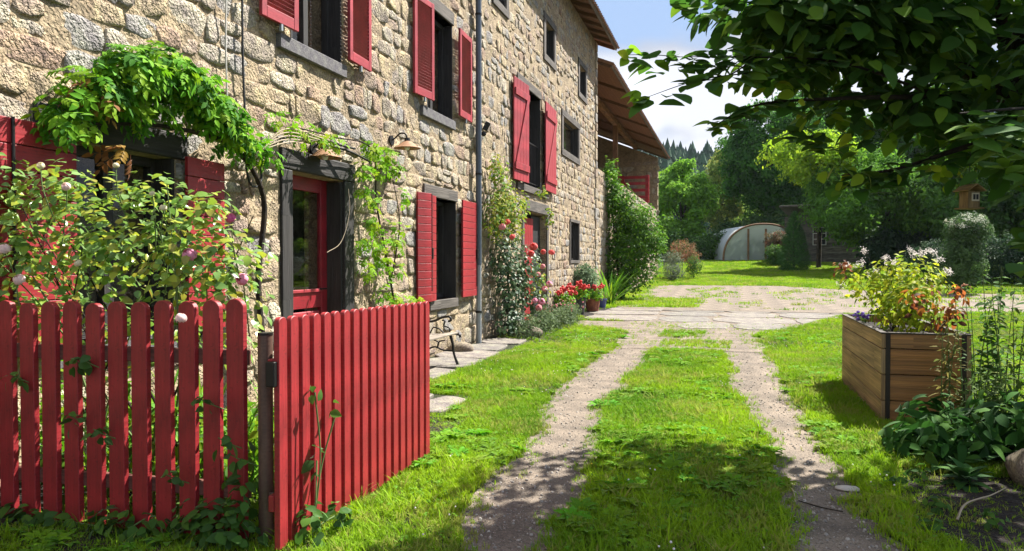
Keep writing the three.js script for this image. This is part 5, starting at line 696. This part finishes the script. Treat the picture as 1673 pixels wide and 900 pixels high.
// ------------------------------------------------------------------ the overhanging tree at the right, near the camera
{
  const r = rng(901), t = thing('broadleaf_tree', 'overhanging broadleaf tree with large dark leaves at the upper right', 'tree', [2.5, 0, -5.5]), o = [2.5, 0, -5.5], loc = (p) => p.map((v, i) => v - o[i]);
  part(t, 'trunk', tube([[0, -0.05, 0], [-0.1, 0.8, -0.05], [-0.35, 1.7, -0.2], [-0.65, 2.5, -0.3], [-0.5, 3.4, 0.0], [-0.3, 4.4, 0.2]], [0.16, 0.13, 0.12, 0.11, 0.08, 0.04], 12, 40), M.bark);
  const limb = (pts, a, b) => part(t, 'limb', tube(pts.map(loc), [a, (a + b) / 2, b], 8, 24), M.bark);
  limb([[1.85, 2.5, -5.8], [1.5, 2.72, -5.7], [1.2, 3.05, -5.5], [0.9, 3.3, -5.2]], 0.06, 0.02); limb([[1.85, 2.5, -5.8], [1.72, 2.8, -5.6], [1.6, 3.4, -5.4]], 0.05, 0.02); limb([[1.9, 2.4, -5.75], [1.3, 2.45, -5.3], [0.6, 2.6, -4.8], [0.1, 2.61, -4.58], [-0.3, 2.6, -4.42]], 0.016, 0.002); limb([[1.3, 2.45, -5.3], [0.7, 2.42, -5.0], [0.1, 2.38, -4.9], [-0.12, 2.28, -4.97]], 0.02, 0.003); limb([[1.9, 2.2, -5.7], [1.5, 2.15, -5.3], [1.0, 2.0, -5.3], [0.7, 1.98, -5.35]], 0.03, 0.004); limb([[1.9, 2.2, -5.6], [1.7, 2.15, -4.6], [1.3, 2.1, -3.9], [0.95, 2.05, -3.65]], 0.025, 0.004); limb([[0.9, 3.3, -5.2], [0.3, 3.2, -4.9], [-0.3, 2.95, -4.4]], 0.02, 0.004);limb([[1.9, 2.2, -5.6], [1.8, 1.75, -4.8], [1.45, 1.5, -4.3]], 0.02, 0.004);
  limb([[-0.3, 2.6, -4.42], [-0.45, 2.6, -4.33], [-0.6, 2.59, -4.25]], 0.003, 0.0015); limb([[0.2, 2.55, -4.7], [-0.2, 2.45, -4.4], [-0.5, 2.33, -4.25]], 0.005, 0.0015); limb([[0.1, 2.58, -4.58], [-0.05, 2.48, -4.5], [-0.2, 2.45, -4.4]], 0.005, 0.003);
  const S = []; const along = (pts, n, rad, hang = 0.05) => { const c = new THREE.CatmullRomCurve3(pts.map(p => V(...loc(p)))); for (let i = 0; i < n; i++) { const p = c.getPoint(r()); S.push([V(p.x + gauss(r) * rad, p.y + gauss(r) * rad * 0.7 - hang * r(), p.z + gauss(r) * rad), V(gauss(r) * 0.5, 1, gauss(r) * 0.5 + 0.15)]); } };
  along([[0.6, 2.62, -4.8], [0.1, 2.6, -4.6], [-0.35, 2.6, -4.4]], 90, 0.1); along([[0.6, 2.61, -4.8], [-0.1, 2.6, -4.5], [-0.62, 2.59, -4.23]], 34, 0.035); along([[0.2, 2.55, -4.7], [-0.2, 2.45, -4.4], [-0.51, 2.33, -4.25]], 26, 0.04); along([[0.6, 2.42, -5.0], [0.1, 2.38, -4.9], [-0.12, 2.27, -4.97]], 50, 0.06);
  along([[1.0, 2.3, -5.2], [0.6, 2.2, -5.4], [0.36, 2.32, -5.35]], 50, 0.08); along([[0.9, 3.2, -5.2], [0.2, 3.0, -4.7], [-0.3, 2.9, -4.35]], 80, 0.12); along([[1.5, 2.15, -5.3], [1.0, 1.98, -5.4], [0.72, 1.95, -5.3]], 90, 0.1); along([[1.3, 2.1, -3.9], [0.95, 2.03, -3.65]], 14, 0.05, 0.1); along([[1.5, 2.1, -4.2], [1.17, 2.04, -3.75]], 16, 0.06, 0.12); along([[1.6, 1.6, -4.5], [1.35, 1.4, -4.2]], 16, 0.07); along([[1.7, 2.1, -4.6], [1.4, 1.85, -4.4]], 40, 0.12); along([[1.75, 1.95, -4.7], [1.6, 1.6, -4.5], [1.5, 1.45, -4.4]], 46, 0.1); along([[1.5, 2.15, -4.1], [1.2, 2.05, -3.8], [0.98, 1.98, -3.7]], 22, 0.06, 0.12); along([[2.0, 1.9, -5.6], [1.9, 1.5, -5.5], [1.85, 1.25, -5.3]], 40, 0.12);
  S.push(...lobeSpots([[1.55, 2.85, -5.6, 0.75, 0.5, 0.8, 400], [0.9, 2.85, -5.2, 0.6, 0.4, 0.7, 620], [0.55, 2.95, -4.9, 0.5, 0.35, 0.6, 420], [1.2, 3.3, -4.9, 0.9, 0.5, 0.9, 480], [1.9, 2.5, -5.0, 0.55, 0.5, 0.7, 420], [1.75, 2.05, -5.2, 0.5, 0.3, 0.6, 170], [1.25, 2.4, -5.3, 0.5, 0.22, 0.5, 160], [2.0, 3.4, -5.9, 0.9, 0.7, 0.9, 420], [1.6, 4.2, -5.2, 1.5, 0.8, 1.5, 480], [1.4, 3.9, -4.0, 1.2, 0.7, 0.9, 160], [0.75, 3.4, -5.8, 0.7, 0.45, 0.7, 300], [1.7, 4.4, -7.0, 1.3, 0.8, 1.4, 1700], [2.4, 4.2, -6.4, 1.2, 0.8, 1.2, 1000], [3.4, 4.2, -7.0, 1.2, 0.9, 1.3, 900], [0.15, 2.95, -4.75, 0.4, 0.22, 0.4, 150], [0.35, 2.7, -5.0, 0.4, 0.2, 0.4, 130], [1.0, 2.4, -5.6, 0.45, 0.2, 0.45, 80], [1.5, 2.3, -5.7, 0.5, 0.25, 0.5, 110], [0.75, 2.45, -5.3, 0.35, 0.14, 0.35, 60]].map(l => [l[0] - 2.5, l[1], l[2] + 5.5, ...l.slice(3)]), r, { up: 1.0, shell: 0.5 }));
  leaves(t, S, G.big, [[0.05, 0.14, 0.016], [0.075, 0.18, 0.018], [0.06, 0.155, 0.024], [0.14, 0.26, 0.018]], r, { parts: 300, size: [0.9, 1.55], droop: 0.35, mat: [0.04, 0.5] });
  leaves(t, lobeSpots([[-3.1, 2.6, 1.25, 0.07, 0.05, 0.07, 5], [-3.0, 2.34, 1.22, 0.06, 0.06, 0.06, 4], [-2.6, 2.27, 0.55, 0.05, 0.04, 0.05, 2], [-1.9, 2.3, 0.3, 0.3, 0.1, 0.3, 14], [-1.7, 1.98, 0.2, 0.25, 0.08, 0.2, 12], [-2.2, 2.45, 0.6, 0.3, 0.12, 0.2, 12], [-1.2, 1.98, 0.1, 0.3, 0.1, 0.2, 12]], r, { up: 0.8 }), G.big, [[0.36, 0.44, 0.02], [0.28, 0.42, 0.02], [0.20, 0.36, 0.02]], r, { parts: 61, size: [0.7, 1.0], mat: [0.1, 0.55] });
  const f = thing('bird_feeder', 'small wooden bird feeder house hanging from the tree', 'bird feeder', [1.4, 1.73, -5.15], 0.5), fw = std(0.52, 0.38, 0.18, 0.8, { map: rep(woodC, 3) });
  part(f, 'tray', box(0.17, 0.012, 0.15), fw, [0, 0, 0]); part(f, 'wall', box(0.12, 0.14, 0.1), fw, [0, 0.076, 0]); part(f, 'window_panel', box(0.075, 0.07, 0.006), std(0.6, 0.55, 0.42, 0.8), [0.012, 0.095, 0.052]); for (const x of [-0.004, 0.026]) part(f, 'window_opening', box(0.022, 0.045, 0.004), M.black, [x, 0.095, 0.0565]); for (const s of [-1, 1]) part(f, 'roof_board', box(0.11, 0.012, 0.17), fw, [s * 0.045, 0.175, 0], [0, 0, -s * 0.55]); f.scale.setScalar(0.72); part(f, 'hook', tube([[0, 0.19, 0], [0, 0.4, 0], [0.01, 0.48, 0]], 0.002, 5, 8), M.iron);
}

// ------------------------------------------------------------------ trees and shrubs behind
const treeClump = [clump(20, 0.36, leafGeo(0.27, 0.16, { n: 2, fold: 0.2 }), 71), clump(18, 0.4, leafGeo(0.24, 0.14, { n: 2, fold: 0.2 }), 72)];
const fineClump = [clump(26, 0.32, leafGeo(0.19, 0.08, { n: 2 }), 73)];
function bgTree(name, label, x, z, top, rad, low, cols, seed, { n = 900, geos = treeClump, lobes = 26, flat = 1, trunk = 0.16, scale = [0.7, 1.3], up = 0.5 } = {}) {
  const r = rng(seed), y0 = hgt(x, z), t = thing(name, label, 'tree', [x, y0, z], 0), H = top - y0, cy = (H + low) / 2, ry = (H - low) / 2, L = [];
  part(t, 'trunk', tube([[0, -0.1, 0], [rr(-0.1, 0.1, r), H * 0.3, rr(-0.1, 0.1, r)], [rr(-0.2, 0.2, r), H * 0.6, 0], [0, H * 0.88, 0]], [trunk, trunk * 0.8, trunk * 0.5, 0.03], 8, 20), M.bark);
  for (let i = 0; i < lobes; i++) { const d = V(gauss(r), gauss(r), gauss(r)).normalize(), k = 0.45 + 0.4 * r(), s = rad * rr(0.26, 0.42, r), e = [d.x * rad * k, cy + d.y * ry * 0.82 * k * 1.1, d.z * rad * k]; L.push([...e, s, s * rr(0.5, 0.8, r) * flat, s, Math.round(n / lobes)]); if (i < 9) part(t, 'limb', tube([[0, Math.max(0.3, e[1] * 0.55), 0], [e[0] * 0.5, e[1] * 0.85, e[2] * 0.5], e], [trunk * 0.4, trunk * 0.25, 0.02], 5, 8), M.bark); }
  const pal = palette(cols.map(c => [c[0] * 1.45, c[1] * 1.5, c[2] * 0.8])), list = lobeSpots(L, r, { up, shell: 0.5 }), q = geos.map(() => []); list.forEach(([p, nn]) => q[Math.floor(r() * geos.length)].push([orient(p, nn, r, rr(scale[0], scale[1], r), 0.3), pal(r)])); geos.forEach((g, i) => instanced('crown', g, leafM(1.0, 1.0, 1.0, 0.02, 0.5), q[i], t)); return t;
}
bgTree('pale_tree', 'light green leafy tree standing right of the barn corner', -3.9, -62, 10.4, 2.7, 1.2, [[0.13, 0.26, 0.04], [0.17, 0.30, 0.045], [0.10, 0.21, 0.04]], 1001, { n: 1300, lobes: 34 });
bgTree('pale_tree', 'light green tree half hidden behind the barn roof edge', -7.5, -66, 10.5, 3, 1.2, [[0.11, 0.23, 0.04], [0.14, 0.26, 0.045]], 1002, { n: 500 });
bgTree('slender_tree', 'slender grey green tree with yellowish seed clusters behind the lawn', -0.9, -70, 12.6, 2.4, 1.5, [[0.22, 0.27, 0.12], [0.17, 0.23, 0.10], [0.32, 0.32, 0.15], [0.14, 0.20, 0.09]], 1003, { n: 1300, lobes: 34, geos: fineClump.concat(treeClump[1]) });
bgTree('round_tree', 'small pale round tree behind the slender tree', 0.8, -80, 10.5, 3.2, 0.5, [[0.20, 0.30, 0.10], [0.17, 0.27, 0.09]], 1004, { n: 700, geos: fineClump });
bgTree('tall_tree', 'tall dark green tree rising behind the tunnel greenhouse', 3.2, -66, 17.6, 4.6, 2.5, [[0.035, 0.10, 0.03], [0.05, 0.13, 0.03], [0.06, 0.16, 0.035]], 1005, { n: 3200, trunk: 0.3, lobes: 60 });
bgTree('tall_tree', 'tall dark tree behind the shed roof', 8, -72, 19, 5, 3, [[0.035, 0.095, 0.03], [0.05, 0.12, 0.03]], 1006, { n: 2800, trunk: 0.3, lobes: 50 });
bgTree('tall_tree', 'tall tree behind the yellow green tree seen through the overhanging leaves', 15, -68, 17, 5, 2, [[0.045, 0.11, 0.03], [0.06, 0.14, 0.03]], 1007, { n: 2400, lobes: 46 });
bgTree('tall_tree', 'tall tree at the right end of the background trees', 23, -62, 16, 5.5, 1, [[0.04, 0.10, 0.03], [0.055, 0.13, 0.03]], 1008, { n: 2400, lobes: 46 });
bgTree('yellow_green_tree', 'bright yellow green tree in front of the shed', 5.3, -50.5, 10.3, 3.1, 4.2, [[0.22, 0.33, 0.03], [0.27, 0.36, 0.035], [0.16, 0.27, 0.03]], 1009, { n: 1500, flat: 0.9, lobes: 36, geos: fineClump.concat(treeClump[1]) });
bgTree('green_tree', 'spreading mid green tree shading the shed window', 8.4, -48.5, 8.6, 4.2, 0.9, [[0.055, 0.13, 0.03], [0.08, 0.18, 0.035], [0.10, 0.21, 0.035]], 1010, { n: 3000, flat: 0.9, lobes: 44, geos: fineClump.concat(treeClump[1]) });
bgTree('green_tree', 'mid green tree with low branches right of the shed', 12.6, -45.5, 8.6, 4.2, 0.8, [[0.045, 0.11, 0.03], [0.07, 0.15, 0.03]], 1011, { n: 2400, lobes: 44, geos: fineClump.concat(treeClump[1]) });
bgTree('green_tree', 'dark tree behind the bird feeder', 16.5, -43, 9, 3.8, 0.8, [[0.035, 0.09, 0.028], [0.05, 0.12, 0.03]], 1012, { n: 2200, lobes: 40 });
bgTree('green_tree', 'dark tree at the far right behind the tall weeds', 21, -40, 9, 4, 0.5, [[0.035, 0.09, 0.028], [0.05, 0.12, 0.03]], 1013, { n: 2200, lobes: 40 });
const midClump = [clump(22, 0.2, leafGeo(0.11, 0.06, { n: 2 }), 74)];
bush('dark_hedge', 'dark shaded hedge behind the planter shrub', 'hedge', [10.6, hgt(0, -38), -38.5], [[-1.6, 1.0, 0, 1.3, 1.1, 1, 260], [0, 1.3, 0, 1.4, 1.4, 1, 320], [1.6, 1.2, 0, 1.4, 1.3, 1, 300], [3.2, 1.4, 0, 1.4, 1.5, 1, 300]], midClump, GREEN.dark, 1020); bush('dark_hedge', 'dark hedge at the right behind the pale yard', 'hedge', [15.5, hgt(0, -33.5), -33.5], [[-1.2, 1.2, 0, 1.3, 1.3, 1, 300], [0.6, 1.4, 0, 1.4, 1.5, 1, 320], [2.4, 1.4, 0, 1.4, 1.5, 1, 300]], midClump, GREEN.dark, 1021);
bush('white_shrub', 'shrub with pale cream flowers under the bird feeder', 'shrub', [8.6, hgt(0, -33), -32.5], [[0, 1.2, 0, 0.8, 1.2, 0.8, 260], [0.2, 2.5, 0, 0.8, 0.6, 0.8, 220]], midClump, [[0.05, 0.11, 0.03], [0.08, 0.15, 0.04]], 1022); { const t = scene.children[scene.children.length - 1], r = rng(55); instanced('blossom', midClump[0], petal(0.62, 0.64, 0.52), lobeSpots([[0.1, 2.8, 0.2, 0.8, 0.4, 0.7, 70]], r).map(([p, n]) => [orient(p, n, r, rr(0.4, 0.7, r)), lin(1, 1, 0.95)]), t); }
bush('twiggy_shrub', 'yellowish twiggy shrub at the right edge below the feeder', 'shrub', [7.2, 0, -17.5], [[0, 1.4, 0, 0.9, 0.6, 0.8, 320], [0.3, 2.0, 0, 0.8, 0.4, 0.7, 180], [0.2, 0.7, 0, 0.8, 0.6, 0.7, 240]], [clump(8, 0.08, leafGeo(0.06, 0.03, { n: 2 }), 75)], [[0.16, 0.19, 0.05], [0.20, 0.20, 0.06], [0.09, 0.14, 0.04]], 1023, { sag: 0.2 });
bush('red_leaf_shrub', 'copper leaved shrub beside the tunnel greenhouse door', 'shrub', [2.9, hgt(0, -54), -54], [[0, 1.7, 0, 0.8, 0.6, 0.7, 130], [0.3, 1.0, 0, 0.7, 0.8, 0.6, 120]], midClump, [[0.22, 0.09, 0.06], [0.17, 0.12, 0.06], [0.10, 0.12, 0.05]], 1024); bush('dark_shrub', 'dark low shrub in front of the greenhouse door', 'shrub', [2.75, hgt(0, -52.5), -52.6], [[0, 0.7, 0, 0.7, 0.7, 0.6, 160]], midClump, GREEN.mid, 1025);
bush('shrub_row', 'shrubs growing at the foot of the light green tree', 'shrub', [-3.2, hgt(0, -58), -58], [[-1.2, 1.2, 0, 1.3, 1.2, 1, 220], [0.6, 1.0, 0, 1.2, 1.0, 1, 200], [2.0, 1.2, -1.5, 1.2, 1.3, 1, 200]], midClump.concat(treeClump[1]), GREEN.mid.concat([[0.11, 0.21, 0.04]]), 1026); bush('shrub_row', 'shrubs between the slender tree and the tunnel greenhouse', 'shrub', [1.2, hgt(0, -64), -64], [[-1.5, 1.6, 0, 1.5, 1.7, 1, 260], [0.6, 1.9, 0, 1.6, 1.9, 1, 280], [2.4, 2.4, 0, 1.6, 2.2, 1, 300], [4.2, 2.4, 0, 1.6, 2.2, 1, 280]], treeClump, [[0.06, 0.13, 0.035], [0.09, 0.18, 0.04], [0.15, 0.24, 0.05]], 1027);
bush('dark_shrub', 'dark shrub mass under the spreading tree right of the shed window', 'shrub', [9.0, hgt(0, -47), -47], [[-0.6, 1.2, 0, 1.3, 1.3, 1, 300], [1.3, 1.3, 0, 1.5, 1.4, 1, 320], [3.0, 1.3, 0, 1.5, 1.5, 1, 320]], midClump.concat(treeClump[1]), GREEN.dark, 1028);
{ // clipped cone of dense conifer
  const r = rng(1030), t = thing('conical_conifer', 'dense cone shaped green conifer left of the shed window', 'conifer', [3.7, hgt(0, -48.8), -48.8]), q = []; part(t, 'trunk', tube([[0, -0.1, 0], [0, 1.5, 0], [0, 3, 0]], [0.09, 0.06, 0.02], 7, 8), M.bark); const pal = palette([[0.05, 0.14, 0.025], [0.07, 0.18, 0.03], [0.04, 0.11, 0.025]]);
  for (let i = 0; i < 1500; i++) { const y = 3.7 * (1 - Math.pow(r(), 0.6)), R = 1.2 * Math.pow(1 - y / 3.85, 0.75) * (y < 0.4 ? 0.8 : 1), a = r() * 6.28, k = Math.pow(r(), 0.25); q.push([orient(V(Math.cos(a) * R * k, y, Math.sin(a) * R * k), V(Math.cos(a), 0.4, Math.sin(a)), r, rr(0.7, 1.2, r), -0.5), pal(r)]); } instanced('crown', clump(14, 0.1, leafGeo(0.09, 0.025, { n: 2 }), 76), leafM(1, 1, 1, 0.05, 0.3), q, t);
}
scene.fog = new THREE.FogExp2(new THREE.Color().setRGB(0.75, 0.85, 1.0), 0.00012);
{ // conifer wood on the far hillside
  const r = rng(1040), g = []; for (let k = 0; k < 7; k++) { const c = new THREE.ConeGeometry(2.7 * (1 - k / 8), 2.8, 10, 1, true), p = c.attributes.position; for (let i = 0; i < p.count; i++) if (p.getY(i) < 0) { const s = 0.75 + 0.5 * h2(i, k, 3); p.setX(i, p.getX(i) * s); p.setZ(i, p.getZ(i) * s); p.setY(i, p.getY(i) - 0.5 * h2(k, i, 9)); } c.translate(0, 1.8 + k * 1.75, 0); c.rotateY(k); g.push(c); }
  const geo = cat(g); geo.scale(1.25, 0.8, 1.25); geo.computeVertexNormals(); const q = []; for (let i = 0; i < 2600; i++) { const d = lerp(125, 335, Math.sqrt(r())), x = lerp(-90, 150, r()), z = -d; const s = rr(0.7, 1.35, r), c = rr(0.7, 1.3, r); q.push([mat4(x, hillY(x, z) - 0.5, z, 0, r() * 6.28, 0, s, s * rr(0.9, 1.25, r)), lin(0.030 * c, 0.07 * c, 0.032 * c)]); }
  instanced('conifer_wood', geo, std(1, 1, 1, 1, { side: THREE.DoubleSide }), q);
}

scene.traverse((o) => { if (o.isMesh) { o.castShadow = true; o.receiveShadow = true; } });
renderer.render(scene, camera);
